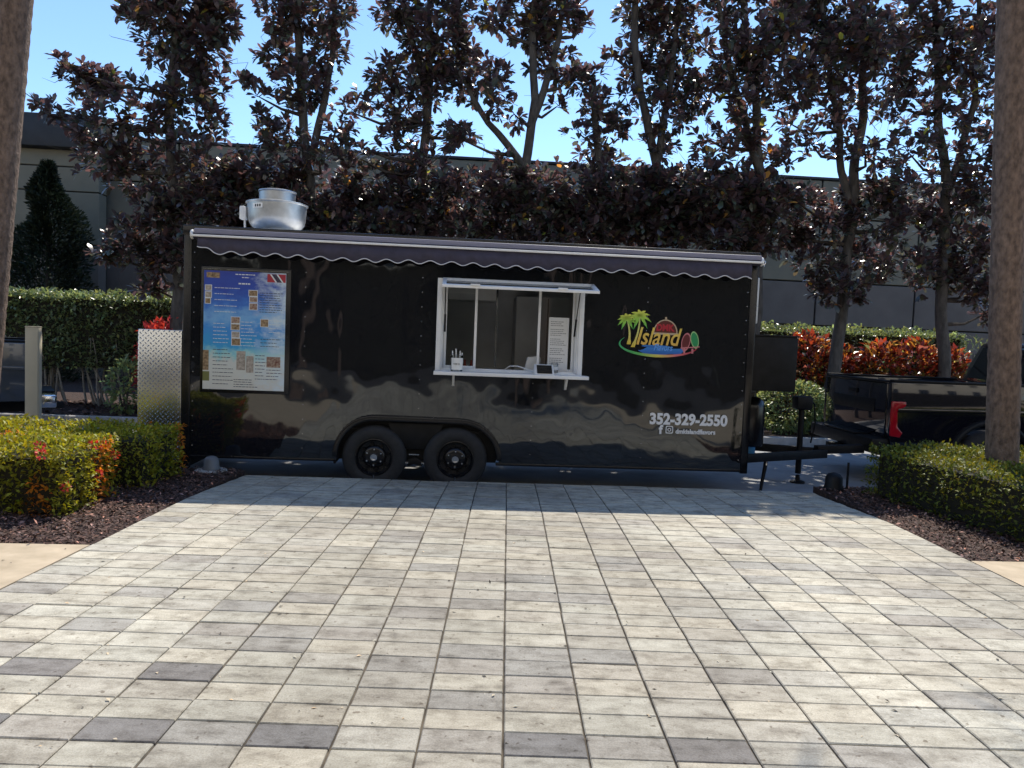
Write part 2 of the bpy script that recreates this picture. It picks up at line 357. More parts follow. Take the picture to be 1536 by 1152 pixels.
# taller end block on the left with a deep dark cornice
p0 = on_n(36, 222, 13.2); zc0 = on_n(60, 222, 13.2).z; zc1 = on_n(60, 173, 13.2).z
eb = empty('end_block', sn(0, 13.2, -.1), A4); tag(eb, 'taller tan building end with deep dark cornice, left of the trailer', 'building')
s_r = (on_n(150, 250, 13.2)-O4).dot(U4)
for i in range(8):
    for z0, z1 in ((0, 2.3), (2.3, 3.6), (3.6, 5.0), (5.0, zc0-.35), (zc0-.35, zc0+.1)):
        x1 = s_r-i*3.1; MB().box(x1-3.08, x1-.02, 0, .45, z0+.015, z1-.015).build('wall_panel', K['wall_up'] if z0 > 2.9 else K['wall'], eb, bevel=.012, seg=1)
box('wall_core', K['core'], eb, s_r-24, s_r-.05, .1, .55, -.2, zc0+.05, bevel=0)
box('cornice', K['roofdark'], eb, s_r-24, s_r+.15, -.3, .7, zc0+.1, zc1+.1, bevel=.03)

# ================================================================== FOOD TRAILER
TR = empty('food_trailer', sn(0, 0, SZ), A4)
tag(TR, 'long glossy black food trailer with scalloped awning and open serving window', 'trailer')
TL, TW, TB, TT = 6.09, 1.76, .30, 2.66
WX0, WX1, WZ0, WZ1 = 2.655, 4.15, 1.30, 2.245       # serving window opening
FX0, FX1, FZ1 = 1.60, 3.27, .735                    # wheel well opening
def dent(x, z):
    s = 0
    s += .0095*mnoise.noise(Vector((x*.85, z*1.0, 3.1)))
    s += .0062*mnoise.noise(Vector((x*1.9, z*1.8, 8.7)))
    s += .0026*mnoise.noise(Vector((x*4.2, z*3.2, 1.7)))+.0007*mnoise.noise(Vector((x*9, z*7, 5.7)))
    k = abs(((x+.2) % .61)-.305); s -= .0016*math.exp(-((.305-k)/.035)**2)      # pulled in along the stud lines
    return s
def in_arch(x, z):
    if z < .345: return 1.985-.40 < x < 2.905+.42
    if 1.985 <= x <= 2.905: return z < .345+.41
    c, r_ = (1.985, .40) if x < 1.985 else (2.905, .42)
    return ((x-c)/r_)**2+((z-.345)/.41)**2 < 1
def wall_panel(x0, x1):
    nx = max(3, int((x1-x0)/.022)); xs = list(np.linspace(x0, x1, nx)); zs = list(np.linspace(TB, TT, 100))
    for lst, vals in ((xs, (WX0, WX1)), (zs, (WZ0, WZ1))):
        for q in vals:
            if lst[0] < q < lst[-1]:
                i = int(np.argmin([abs(t-q) for t in lst])); lst[i] = q
    v = [(x, dent(x, z), z) for z in zs for x in xs]; n = len(xs); f = []
    for j in range(len(zs)-1):
        for i in range(n-1):
            cx, cz = (xs[i]+xs[i+1])/2, (zs[j]+zs[j+1])/2
            if WX0 < cx < WX1 and WZ0 < cz < WZ1: continue
            if in_arch(cx, cz): continue
            f.append((j*n+i, j*n+i+1, (j+1)*n+i+1, (j+1)*n+i))
    b = MB().add(v, f); o = b.build('side_panel', K['black'], TR, smooth=True)
    m = o.modifiers.new('thick', 'SOLIDIFY'); m.thickness = .012; m.use_rim = False
    if o.data.polygons[0].normal.y > 0: o.data.flip_normals()
    m.offset = -1
    return o
seams = [.06, 1.23, 2.45, 3.67, 4.89, 6.03]
for a_, b_ in zip(seams[:-1], seams[1:]): wall_panel(a_, b_)
scr = MB()
for x in [.09, 1.23, 2.45, 3.67, 4.89, 6.0]:
    for k in range(15):
        z = .42+k*.155
        if WX0-.1 < x < WX1+.1 and WZ0-.1 < z < WZ1+.1: continue
        if FX0-.1 < x < FX1+.1 and z < FZ1+.1: continue
        scr.lathe([(.0, -.0125), (.0035, -.011), (.0055, -.005), (.0055, .01)], (x, 0, z), 'y', 8)
tag(scr.build('panel_screws', K['chrome'], TR, smooth=True), kind='stuff')
box('corner_post', K['blacktrim'], TR, -.02, .062, -.014, .05, .17, TT, bevel=.01)
box('corner_post', K['blacktrim'], TR, 6.028, 6.11, -.014, .05, TB-.03, TT, bevel=.01)
box('bottom_rail', K['blacktrim'], TR, .06, FX0-.03, -.010, .06, TB-.014, TB+.014, bevel=.006)
box('bottom_rail', K['blacktrim'], TR, FX1+.03, 6.03, -.010, .06, TB-.014, TB+.014, bevel=.006)
box('roof', K['white'], TR, -.02, 6.11, .03, TW, TT+.002, TT+.05, bevel=.02)
box('roof_edge_rail', K['blacktrim'], TR, -.03, 6.12, -.02, .03, TT-.05, TT+.055, bevel=.01)
box('rear_wall', K['black'], TR, -.012, .03, .05, TW, .6, TT, bevel=.004)
box('front_wall', K['black'], TR, 6.06, 6.10, .05, TW, .6, TT, bevel=.004)
box('far_wall', K['black'], TR, 0, 6.09, TW, TW+.04, .62, TT, bevel=.004)
box('floor_pan', K['blackmatte'], TR, .04, 6.06, .06, TW-.01, .62, .64, bevel=0)
# interior seen through the window
box('lining_back', K['steel_in'], TR, .05, 6.05, TW-.06, TW-.02, .65, TT-.03, bevel=0)
for x in (.9, 2.12, 3.34, 4.56, 5.78): box('lining_seam', K['chrome'], TR, x-.012, x+.012, TW-.068, TW-.055, .65, TT-.03, bevel=0)
box('ceiling_lining', K['steel_in'], TR, .05, 6.05, .06, TW-.06, TT-.05, TT-.02, bevel=0)
hood = box('range_hood', K['steel_in'], TR, .4, 3.3, 1.15, TW-.07, 2.12, 2.55, bevel=.01)
box('hood_label', K['blackmatte'], hood, 2.72, 2.95, 1.142, 1.149, 2.3, 2.4, bevel=0)
box('cooking_counter', K['steel_in'], TR, .4, 5.2, 1.15, TW-.07, .65, 1.28, bevel=.01)
fr = box('fridge', K['steel_in'], TR, 3.55, 4.35, 1.2, TW-.08, 1.285, 2.2, bevel=.02); box('door_seal', K['blackmatte'], fr, 3.94, 3.955, 1.196, 1.2005, 1.3, 2.18, bevel=0)
box('inner_counter', K['steel_in'], TR, 2.3, 4.6, .16, .62, 1.18, 1.22, bevel=.006)

# serving window
def serving_window():
    W = empty('serving_window'); W.parent = TR
    f = MB()
    x0, x1, z0, z1 = 2.61, 4.195, 1.262, 2.285
    fr = empty_part = MB()
    fr.box(x0, x0+.05, -.03, -.006, z0, z1).box(x1-.05, x1, -.03, -.006, z0, z1).box(x0+.05, x1-.05, -.03, -.006, z1-.045, z1).box(x0+.05, x1-.05, -.03, -.006, z0, z0+.04)
    fo = fr.build('window_frame', K['white'], W, bevel=.004)
    rv = MB().box(WX0-.003, WX0+.02, -.005, .15, WZ0, WZ1).box(WX1-.02, WX1+.003, -.005, .15, WZ0, WZ1).box(WX0+.02, WX1-.02, -.005, .15, WZ1-.02, WZ1+.003).box(WX0+.02, WX1-.02, -.005, .15, WZ0-.003, WZ0+.018)
    rv.build('reveal', K['white'], W, bevel=.003)
    # ribbed tracks in the reveal
    t = MB()
    for y in (.05, .085, .12):
        t.box(WX0+.02, WX0+.032, y-.005, y+.005, WZ0+.02, WZ1-.02).box(WX1-.032, WX1-.02, y-.005, y+.005, WZ0+.02, WZ1-.02).box(WX0+.032, WX1-.032, y-.005, y+.005, WZ0+.018, WZ0+.03)
    t.build('sash_track', K['white'], W)
    for a_, b_ in ((WX0+.035, 3.045), (3.71, WX1-.035)):
        s = MB().box(a_, a_+.028, .092, .118, WZ0+.03, WZ1-.02).box(b_-.028, b_, .092, .118, WZ0+.03, WZ1-.02).box(a_+.028, b_-.028, .092, .118, WZ0+.03, WZ0+.056).box(a_+.028, b_-.028, .092, .118, WZ1-.046, WZ1-.02)
        sash = s.build('sash', K['white'], W, bevel=.002)
        MB().box(a_+.028, b_-.028, .103, .107, WZ0+.056, WZ1-.046).build('pane', K['glass'], sash)
    # raised glazed flap
    fl = empty('flap'); fl.parent = W
    hz, fz, fy = 2.262, 2.165, -.40; xa, xb = 2.665, 4.285
    def bar(xq0, xq1, t0, t1, th=.022):
        y0, zz0 = -.03+(fy+.03)*t0, hz+(fz-hz)*t0; y1, zz1 = -.03+(fy+.03)*t1, hz+(fz-hz)*t1
        v = [(xq0, y0, zz0), (xq1, y0, zz0), (xq1, y1, zz1), (xq0, y1, zz1)]
        return v+[(p[0], p[1], p[2]+th) for p in v], [(0,3,2,1),(4,5,6,7),(0,1,5,4),(1,2,6,5),(2,3,7,6),(3,0,4,7)]
    b = MB()
    for q in ((xa, xb, .88, 1.0), (xa, xb, 0, .1), (xa, xa+.04, .1, .88), (xb-.04, xb, .1, .88)): b.add(*bar(*q, th=.03))
    fob = b.build('flap_frame', K['white'], W, bevel=.003)
    MB().add(*bar(xa+.04, xb-.04, .1, .88, th=.006)).build('flap_pane', K['glass'], W)
    bpy.data.objects.remove(fl)
    for x in (3.0, 3.9): box('flap_latch', K['white'], fob, x-.05, x+.05, fy-.012, fy+.03, fz+.027, fz+.045, bevel=.003)
    for x in (WX0+.045, WX1-.045):
        s = MB().tube([(x, .03, 1.72), (x, -.06, 1.9)], .011, 8).build('gas_strut', K['blackmatte'], W, smooth=True)
        MB().tube([(x, -.06, 1.9), (x, -.27, 2.2)], .005, 6).build('strut_rod', K['blackmatte'], s, smooth=True)
    sh = box('serving_shelf', K['white'], W, 2.6, 4.245, -.215, -.032, 1.262, 1.30, bevel=.005)
    for x in (2.81, 4.02):
        MB().prism([(-.03, 1.262), (-.16, 1.262), (-.045, 1.14), (-.03, 1.14)], x-.012, x+.012, 'x').build('shelf_bracket', K['white'], sh, bevel=.002)
serving_window()

# awning
def awning():
    A = empty('awning'); A.parent = TR
    box('cassette', K['lilac'], A, .11, 6.10, -.115, -.022, 2.618, 2.672, bevel=.012)
    box('front_rail', K['white'], A, .10, 6.09, -.165, -.117, 2.582, 2.604, bevel=.005)
    MB().tube([(.10, -.07, 2.60), (6.10, -.07, 2.60)], .035, 16).build('roller', K['navy'], A, smooth=True)
    for x in (.09, 6.105): MB().lathe([(.0, -.012), (.045, -.012), (.05, 0), (.045, .012), (0, .012)], (x, -.08, 2.61), 'x', 20).build('end_cap', K['white'], A, smooth=True)
    # valance: wavy cloth with scalloped hem and white binding
    x0, x1, per = .16, 5.98, .2255; n = 360; v = []; path = []
    for i in range(n+1):
        x = x0+(x1-x0)*i/n; ph = (x-x0)/per
        zb = 2.425-.018*math.cos(2*math.pi*ph)+.006*math.sin(ph*.7) + (.075*max(0, 1-(x-x0)/.16))
        y = -.15+.008*math.sin(ph*1.3)+.004*math.sin(ph*5.1)
        v += [(x, -.142, 2.582), (x, (y-.142)/2, (2.582+zb)/2), (x, y, zb)]; path.append((x, y-.002, zb))
    f = []
    for i in range(n):
        for k in range(2): f.append((3*i+k, 3*i+3+k, 3*i+4+k, 3*i+1+k))
    o = MB().add(v, f).build('valance', K['navy'], A, smooth=True); m = o.modifiers.new('t', 'SOLIDIFY'); m.thickness = .003
    MB().tube(path, .0055, 6).build('hem_binding', K['trimw'], o, smooth=True)
    MB().tube([(6.105+.018*math.sin(t*.7)*1.5, -.1, 2.60-.02*t+.035*math.cos(t*.7)*0) for t in range(3)], .004, 6).build('crank_hook', K['chrome'], A)
    MB().tube([(6.12+.022*math.cos(t*math.pi/5), -.1, 2.60+.022*math.sin(t*math.pi/5)) for t in range(11)], .005, 6).build('crank_eye', K['chrome'], A, smooth=True)
awning()

# exhaust fan
def fan():
    F = empty('exhaust_fan'); F.parent = TR; F.location = (.685, 1.0, TT+.045)
    MB().lathe([(0, 0), (.27, 0), (.275, .02), (.2, .05), (.19, .11), (.2, .135)], n=40).build('curb_neck', K['silver'], F, smooth=True)
    bowl = MB().lathe([(.19, .12), (.22, .125), (.27, .145), (.31, .19), (.325, .25), (.332, .33), (.337, .405), (.352, .415), (.352, .425), (.335, .43), (.22, .44), (.0, .44)], n=48).build('bowl', K['silver'], F, smooth=True)
    MB().lathe([(.205, .438), (.207, .55), (.216, .56), (.214, .572), (.19, .578), (0, .585)], n=40).build('top_cap', K['silver'], F, smooth=True)
    lb = MB()
    for k in range(7):
        a0 = R(-128+k*3.3); a1 = R(-128+(k+1)*3.3); r_ = .3385
        lb.add([(r_*math.cos(a0), r_*math.sin(a0), .33), (r_*math.cos(a1), r_*math.sin(a1), .33), (r_*math.cos(a1), r_*math.sin(a1), .385), (r_*math.cos(a0), r_*math.sin(a0), .385)], [(0,1,2,3)])
    l = lb.build('rating_label', K['plastic_w'], bowl)
    for k in range(3):
        a0 = R(-122+k*5); a1 = a0+R(3); r_ = .3395
        MB().add([(r_*math.cos(a0), r_*math.sin(a0), .343), (r_*math.cos(a1), r_*math.sin(a1), .343), (r_*math.cos(a1), r_*math.sin(a1), .372), (r_*math.cos(a0), r_*math.sin(a0), .372)], [(0,1,2,3)]).build('label_mark', K['blackmatte'], l)
    sw = box('disconnect_box', K['plastic_w'], F, -.40, -.325, -.12, -.02, .22, .37, bevel=.01)
    MB().tube([(-.35, -.07, .22), (-.345, -.07, .13), (-.32, -.08, .06), (-.30, -.08, -.01)], .012, 8).build('conduit', K['plastic_w'], sw, smooth=True)
fan()

# wheels, fender
def wheel(x):
    W = empty('wheel'); W.parent = TR; W.location = (x, .0, .345)
    MB().lathe([(.19, -.012), (.215, -.03), (.25, -.037), (.295, -.035), (.325, -.018), (.341, .01), (.345, .05), (.345, .13), (.34, .17), (.3, .2), (.2, .2)], axis='y', n=64).build('tyre', K['rubber'], W, smooth=True)
    rim = MB().lathe([(.2, -.028), (.19, -.03), (.183, -.01), (.17, .03), (.13, .035), (.105, .005), (.08, 0), (.0, 0)], axis='y', n=48).build('rim', K['blacktrim'], W, smooth=True)
    for k in range(8):
        a = 2*math.pi*k/8+.2; MB().lathe([(0, .004), (.019, .004), (.021, -.001), (.019, -.004), (.017, .002)], (.138*math.cos(a), .018, .138*math.sin(a)), 'y', 12).build('vent_hole', K['blackmatte'], rim)
    hub = MB().lathe([(.041, .01), (.041, -.04), (.036, -.046), (.027, -.046), (.024, -.03), (0, -.03)], axis='y', n=24).build('hub', K['chrome'], W, smooth=True)
    for k in range(6):
        a = 2*math.pi*k/6+.5; MB().lathe([(.013, .01), (.013, -.018), (.009, -.026), (0, -.026)], (.085*math.cos(a), 0, .085*math.sin(a)), 'y', 6).build('lug_nut', K['chrome'], rim)
    MB().tube([(0, -.034, -.19), (0, -.036, -.225)], .007, 6).build('valve', K['chrome'], rim)
wheel(1.99); wheel(2.86)
def fender():
    F = empty('fender'); F.parent = TR
    def arch(o):
        p = []
        for k in range(13): a = math.pi-k*math.pi/2/12; p.append((1.985+(.40+o)*math.cos(a), .345+(.415+o)*math.sin(a)))
        for k in range(13): a = math.pi/2-k*math.pi/2/12; p.append((2.905+(.42+o)*math.cos(a), .345+(.405+o)*math.sin(a)))
        return p
    inner, outer = arch(-.02), arch(.035)
    n = len(inner); v = []
    for (a_, b_) in zip(inner, outer): v += [(a_[0], -.05, a_[1]), (b_[0], -.05, b_[1]), (b_[0], -.008, b_[1]), (a_[0], -.008, a_[1])]
    f = []
    for i in range(n-1):
        for k in range(4): f.append((4*i+k, 4*i+(k+1) % 4, 4*i+4+(k+1) % 4, 4*i+4+k))
    f += [(0,1,2,3), (4*n-1, 4*n-2, 4*n-3, 4*n-4)]
    MB().add(v, f).build('fender_lip', K['blacktrim'], F, bevel=.008)
    # tread-plate nubs along the lip
    nb = MB(); q = arch(.03)
    for i in range(n-1):
        L_ = math.hypot(q[i+1][0]-q[i][0], q[i+1][1]-q[i][1]); m = max(1, int(L_/.03))
        for k in range(m):
            t = (k+.5)/m; x, z = q[i][0]+(q[i+1][0]-q[i][0])*t, q[i][1]+(q[i+1][1]-q[i][1])*t
            nb.box(x-.007, x+.007, -.045, -.018, z+.004, z+.011)
    tag(nb.build('tread_nubs', K['blacktrim'], F), kind='stuff')
    sk = arch(-.01); MB().prism([(x, z) for x, z in sk]+[(3.3, .30), (1.6, .30)], .10, .105, 'y').build('well_back', K['blackmatte'], F)
    # skirt between the two tyres and around them, inside the opening
    poly = [(x, z) for x, z in arch(-.005)]
    MB().prism(poly+[(3.30, FZ1+.12), (3.30, FZ1+.12), (1.58, FZ1+.12)], .012, .02, 'y') if False else None
    MB().prism([(2.30, .44), (2.55, .44), (2.66, .56), (2.72, .72), (2.13, .72), (2.19, .56)], .02, .05, 'y').build('centre_skirt', K['blackmatte'], F, bevel=.004)
    eq = MB().prism([(2.32, .30), (2.42, .35), (2.53, .30), (2.50, .25), (2.42, .27), (2.35, .25)], .03, .07, 'y').build('spring_equaliser', K['blackmatte'], F, bevel=.006)
    for x in (2.34, 2.51): MB().lathe([(.016, .03), (.016, .01), (0, .008)], (x, 0, .285), 'y', 8).build('shackle_bolt', K['chrome'], eq)
    MB().box(2.36, 2.47, .015, .03, .375, .385).build('shackle_pin', K['chrome'], eq)
    box('axle_well_top', K['blackmatte'], F, FX0-.02, FX1+.06, .02, .5, FZ1+.005, FZ1+.02, bevel=0)
    box('axle_well_side', K['blackmatte'], F, FX0-.04, FX0-.022, .015, .5, .26, FZ1, bevel=0)
fender()
for y in (.15, 2.1):
    for x in (1.99, 2.86): pass
for x in (1.99, 2.86): MB().tube([(x, .2, .345), (x, 1.7, .345)], .04, 10).build('axle', K['blackmatte'], TR)
for x in (1.99, 2.86): MB().lathe([(.2, 1.54), (.3, 1.54), (.345, 1.58), (.345, 1.7), (.3, 1.73), (.0, 1.73)], (x, 0, .345), 'y', 32).build('far_tyre', K['rubber'], TR, smooth=True)
for y in (.35, .9): box('chassis_rail', K['blackmatte'], TR, .03, 6.1, y-.03, y+.03, .53, .619, bevel=0)

# diamond plate cabinet on the rear
m, nt, b = newmat('diamond_plate'); b.inputs['Metallic'].default_value = 1; b.inputs['Roughness'].default_value = .26; b.inputs['Base Color'].default_value = (.72, .73, .74, 1)
v = coords(nt, 'Object', (1, 1, 1))
sx = N(nt, 'SeparateXYZ'); nt.links.new(v, sx.inputs[0])
def mth(op, a_, b_=None):
    q = N(nt, 'Math', operation=op)
    for i, t in enumerate((a_, b_)):
        if t is None: continue
        if isinstance(t, (int, float)): q.inputs[i].default_value = t
        else: nt.links.new(t, q.inputs[i])
    return q.outputs[0]
X_, Z_ = mth('MULTIPLY', sx.outputs[0], 19), mth('MULTIPLY', sx.outputs[2], 19)
p_ = mth('ADD', X_, Z_); q_ = mth('SUBTRACT', X_, Z_)
def bars(long, short):       # lens-shaped lugs
    a_ = mth('ABSOLUTE', mth('SUBTRACT', mth('FRACT', long), .5)); c_ = mth('ABSOLUTE', mth('SUBTRACT', mth('FRACT', short), .5))
    return mth('MAXIMUM', mth('SUBTRACT', 1, mth('ADD', mth('MULTIPLY', a_, 2.2), mth('MULTIPLY', c_, 6.0))), 0)
chk = mth('GREATER_THAN', mth('FRACT', mth('MULTIPLY', mth('ADD', mth('FLOOR', p_), mth('FLOOR', q_)), .5)), .25)
hgt = mth('ADD', mth('MULTIPLY', bars(p_, q_), chk), mth('MULTIPLY', bars(q_, p_), mth('SUBTRACT', 1, chk)))
bump(nt, b, hgt, 1, .02); K['diamond'] = m
cab = box('rear_cabinet', K['diamond'], TR, -.475, -.03, .0, 1.35, .25, 1.62, bevel=.008); tag(cab, 'diamond plate aluminium cabinet on the rear end')
box('rear_platform', K['blackmatte'], TR, -.5, .04, .03, 1.8, .18, .245, bevel=.005)
MB().tube([(-.012, -.005, .17), (-.012, -.005, -.0)], .02, 8).build('stabiliser_post', K['blackmatte'], TR); box('stabiliser_foot', K['blackmatte'], TR, -.07, .05, -.05, .06, 0, .012, bevel=.003)
# front end: cabinet, vent, tank, tongue, jack
fb = box('front_cabinet', K['blackmatte'], TR, 6.10, 6.62, .02, 1.4, 1.20, 1.805, bevel=.01)
box('cabinet_lid', K['blackmatte'], fb, 6.10, 6.63, .01, 1.41, 1.806, 1.825, bevel=.004)
ac = box('vent_unit', K['plastic_w'], TR, 6.13, 6.235, .25, .95, 1.95, 2.47, bevel=.012)
for k in range(9): box('vent_fin', K['silver'], ac, 6.10, 6.129, .26, .94, 1.99+k*.052, 2.005+k*.052, bevel=0)
tk = MB().lathe([(0, .52), (.15, .52), (.165, .55), (.165, .98), (.15, 1.05), (.1, 1.09), (.06, 1.10), (.06, 1.15), (0, 1.15)], (6.33, .55, 0), 'z', 28).build('gas_tank_cover', K['blacktrim'], TR, smooth=True)
MB().tube([(6.27, .42, .86), (6.2, .36, .8), (6.16, .35, .68), (6.2, .36, .58)], .012, 8).build('gas_hose', K['silver'], tk, smooth=True)
MB().lathe([(0, .44), (.085, .44), (.085, .52), (0, .52)], (6.27, .42, 0), 'z', 16).build('tank_base', mat('blue_plastic', (.03, .16, .3), .5), tk, smooth=True)
def beam(name, p, q, hw, hh, m=K['blackmatte']):
    p, q = Vector(p), Vector(q); d = (q-p).normalized(); s = d.cross(Vector((0, 0, 1))).normalized()*hw; u = Vector((0, 0, hh))
    v = [a_+t for a_ in (p, q) for t in (-s-u, s-u, s+u, -s+u)]
    return MB().add(v, [(0,1,2,3),(7,6,5,4),(0,4,5,1),(1,5,6,2),(2,6,7,3),(3,7,4,0)]).build(name, m, TR, bevel=.005)
beam('tongue_beam', (6.0, .2, .40), (7.45, .87, .40), .03, .05); beam('tongue_beam', (6.0, 1.7, .40), (7.45, .99, .40), .03, .05)
beam('coupler', (7.35, .93, .44), (7.95, .93, .47), .06, .05)
beam('tongue_crossbar', (6.15, .3, .44), (6.15, 1.65, .44), .05, .05)
jk = MB().tube([(7.18, 1.02, .12), (7.18, 1.02, .95)], .036, 12).build('tongue_jack', K['blackmatte'], TR, smooth=True)
MB().lathe([(0, .04), (.09, .04), (.09, .06), (.03, .08), (.025, .14)], (7.18, 1.02, -.04), 'z', 16).build('jack_foot', K['blackmatte'], jk, smooth=True)
MB().box(7.08, 7.29, .93, 1.11, .93, 1.1).build('jack_motor', K['blackmatte'], jk, bevel=.03)
MB().tube([(7.29, 1.02, 1.05), (7.34, 1.02, 1.0), (7.38, 1.05, .75), (7.36, 1.1, .5)], .01, 6).build('jack_cable', K['blackmatte'], jk, smooth=True)
MB().tube([(6.5, .5, .44), (6.53, .49, .36), (6.52, .48, .28), (6.48, .45, .1), (6.46, .43, .0)], [.022, .024, .024, .02, .017], 10).build('stabiliser_leg', K['blackmatte'], TR, smooth=True)
MB().tube([(6.497, .475, .42), (6.53, .463, .36), (6.522, .453, .3)], .008, 6).build('leg_highlight_strip', K['chrome'], TR, smooth=True)

# menu board
def board():
    B = empty('menu_board'); B.parent = TR
    x0, x1, z0, z1 = .195, 1.03, 1.02, 2.255
    box('board_frame', K['blacktrim'], B, x0-.03, x1+.05, -.022, -.010, z0-.035, z1+.04, bevel=.004)
    box('top_clip', K['chrome'], B, x0-.01, x0+.17, -.028, -.0225, z1+.012, z1+.02, bevel=0)
    box('top_clip', K['chrome'], B, x0+.23, x1+.03, -.028, -.0225, z1+.012, z1+.02, bevel=0)
    m, nt, b = newmat('menu_print'); b.inputs['Roughness'].default_value = .3
    t = N(nt, 'TexCoord'); s = N(nt, 'SeparateXYZ'); nt.links.new(t.outputs['Generated'], s.inputs[0])
    nz = noise(nt, coords(nt, 'Generated', (4, 1, 9)), 1.6, 6, .65); nn = N(nt, 'MapRange'); nn.inputs[3].default_value = -.16; nn.inputs[4].default_value = .16; nt.links.new(nz, nn.inputs[0])
    ad = N(nt, 'Math', operation='ADD'); nt.links.new(s.outputs[2], ad.inputs[0]); nt.links.new(nn.outputs[0], ad.inputs[1])
    sea = ramp(nt, ad.outputs[0], [(.0, (.72, .70, .62)), (.24, (.70, .72, .66)), (.30, (.34, .68, .70)), (.38, (.05, .38, .72)), (.5, (.06, .30, .74)), (.62, (.22, .48, .8)), (.72, (.06, .2, .62)), (.85, (.04, .09, .44)), (1, (.04, .07, .38))])
    xa = N(nt, 'Math', operation='MULTIPLY'); nt.links.new(s.outputs[0], xa.inputs[0]); nt.links.new(nz, xa.inputs[1])
    cl = ramp(nt, xa.outputs[0], [(.3, (0, 0, 0)), (.55, (.9, .9, .9))]); mx = N(nt, 'Mix', data_type='RGBA'); nt.links.new(cl, mx.inputs[0]); nt.links.new(sea, mx.inputs[6]); mx.inputs[7].default_value = (.7, .82, .88, 1)
    nt.links.new(mx.outputs[2], b.inputs['Base Color'])
    pr = MB().box(x0, x1, -.027, -.0225, z0, z1).build('menu_print', m, B)
    def X(u): return x0+(x1-x0)*u
    def Z(v): return z1-(z1-z0)*v
    def patch(name, u0, u1, v0, v1, mt, y=-.0285): return MB().box(X(u0), X(u1), y, -.0272, Z(v1), Z(v0)).build(name, mt, pr)
    brown = mat('dish_brown', (.3, .17, .08), .4, var=.6, vscale=45, c2=(.5, .35, .2)); redd = mat('dish_red', (.4, .09, .05), .4, var=.6, vscale=45, c2=(.5, .4, .3)); pale = mat('dish_pale', (.42, .36, .3), .4, var=.4, vscale=40)
    wh = mat('print_white', (.75, .78, .8), .4); ink = mat('print_ink', (.03, .04, .08), .4); redf = mat('flag_red', (.42, .03, .05), .4)
    for u0, u1, v0, v1, mt in [(.02,.09,.125,.165,pale),(.02,.09,.18,.225,pale),(.02,.08,.235,.275,brown),(.55,.65,.155,.2,brown),(.56,.65,.21,.25,redd),(.56,.65,.265,.315,redd),
                               (.34,.44,.385,.435,redd),(.34,.44,.445,.49,brown),(.35,.44,.51,.555,pale),(.35,.45,.565,.62,brown),(.70,.79,.395,.455,brown),(.41,.52,.67,.83,pale),(.53,.62,.71,.85,pale),(.78,.95,.71,.80,redd),
                               (0,.07,.67,.84,brown),(.0,.08,.85,.93,mat('print_olive', (.2, .2, .06), .5))]:
        fr_ = patch('dish_photo', u0, u1, v0, v1, mt)
        if v0 < .6 and u1-u0 < .105: MB().box(X(u0)-.006, X(u1)+.006, -.0278, -.0272, Z(v1)-.006, Z(v0)+.006).build('photo_mount', wh, fr_)
    patch('crest_print', .03, .19, .015, .06, brown)
    fl = patch('flag_print', .77, .995, .01, .078, redf)
    for du, mt in ((0, wh), (.022, ink), (.06, ink), (.08, wh)):
        w2 = .02 if mt is wh else .036
        MB().add([(X(.80+du), -.0290-.0002*(mt is wh), Z(.011)), (X(.80+du+w2), -.0290-.0002*(mt is wh), Z(.011)), (X(.87+du+w2), -.0290-.0002*(mt is wh), Z(.077)), (X(.87+du), -.0290-.0002*(mt is wh), Z(.077))], [(0,1,2,3)]).build('flag_stripe', mt, fl)
    tl_ = MB(); td = MB(); rr = random.Random(3)
    def lines(mb, u0, u1, v0, v1, n, h=.005):
        for k in range(n):
            v_ = v0+(v1-v0)*k/max(1, n-1); u_ = u0
            e = u1-rr.random()*(u1-u0)*.35
            while u_ < e:
                w2 = rr.uniform(.015, .05); mb.box(X(u_), X(min(u_+w2, e)), -.0288, -.0272, Z(v_+h), Z(v_)); u_ += w2+.008
    lines(tl_, .38, .64, .02, .02, 1, .008); lines(tl_, .46, .56, .045, .045, 1, .007); lines(tl_, .42, .62, .095, .095, 1, .012)
    lines(tl_, .12, .32, .44, .60, 6); lines(tl_, .46, .66, .42, .62, 8); lines(td, .68, .98, .17, .33, 9); lines(tl_, .13, .45, .14, .34, 5); lines(td, .12, .38, .66, .95, 10); lines(td, .64, .78, .70, .90, 8); lines(td, .38, .7, .91, .97, 4); lines(td, .78, .98, .82, .9, 4); lines(td, .7, .97, .56, .62, 3); lines(tl_, .8, .98, .40, .5, 4)
    tag(tl_.build('menu_lines_white', wh, pr), kind='stuff'); tag(td.build('menu_lines_dark', ink, pr), kind='stuff')
board()

# lettering and emblem
def text(name, body, size, mt, parent, loc, offset=0, shear=0, spacing=1, align='LEFT', width=None, depth=.0012):
    cu = bpy.data.curves.new(name, 'FONT'); cu.body = body; cu.size = size; cu.offset = offset; cu.shear = shear; cu.space_character = spacing; cu.align_x = align; cu.extrude = depth; cu.resolution_u = 4
    ob = bpy.data.objects.new(name, cu); col.objects.link(ob); dg = bpy.context.evaluated_depsgraph_get(); me = bpy.data.meshes.new_from_object(ob.evaluated_get(dg))
    bpy.data.objects.remove(ob); bpy.data.curves.remove(cu)
    xs = [v.co.x for v in me.vertices]
    k = width/(max(xs)-min(xs)) if width else 1; x_ = min(xs) if width else 0
    for v in me.vertices: v.co = ((v.co.x-x_)*k, -v.co.z, v.co.y)
    me.materials.clear(); me.materials.append(mt); me.name = name
    o = link(name, me, parent); o.location = loc; return o
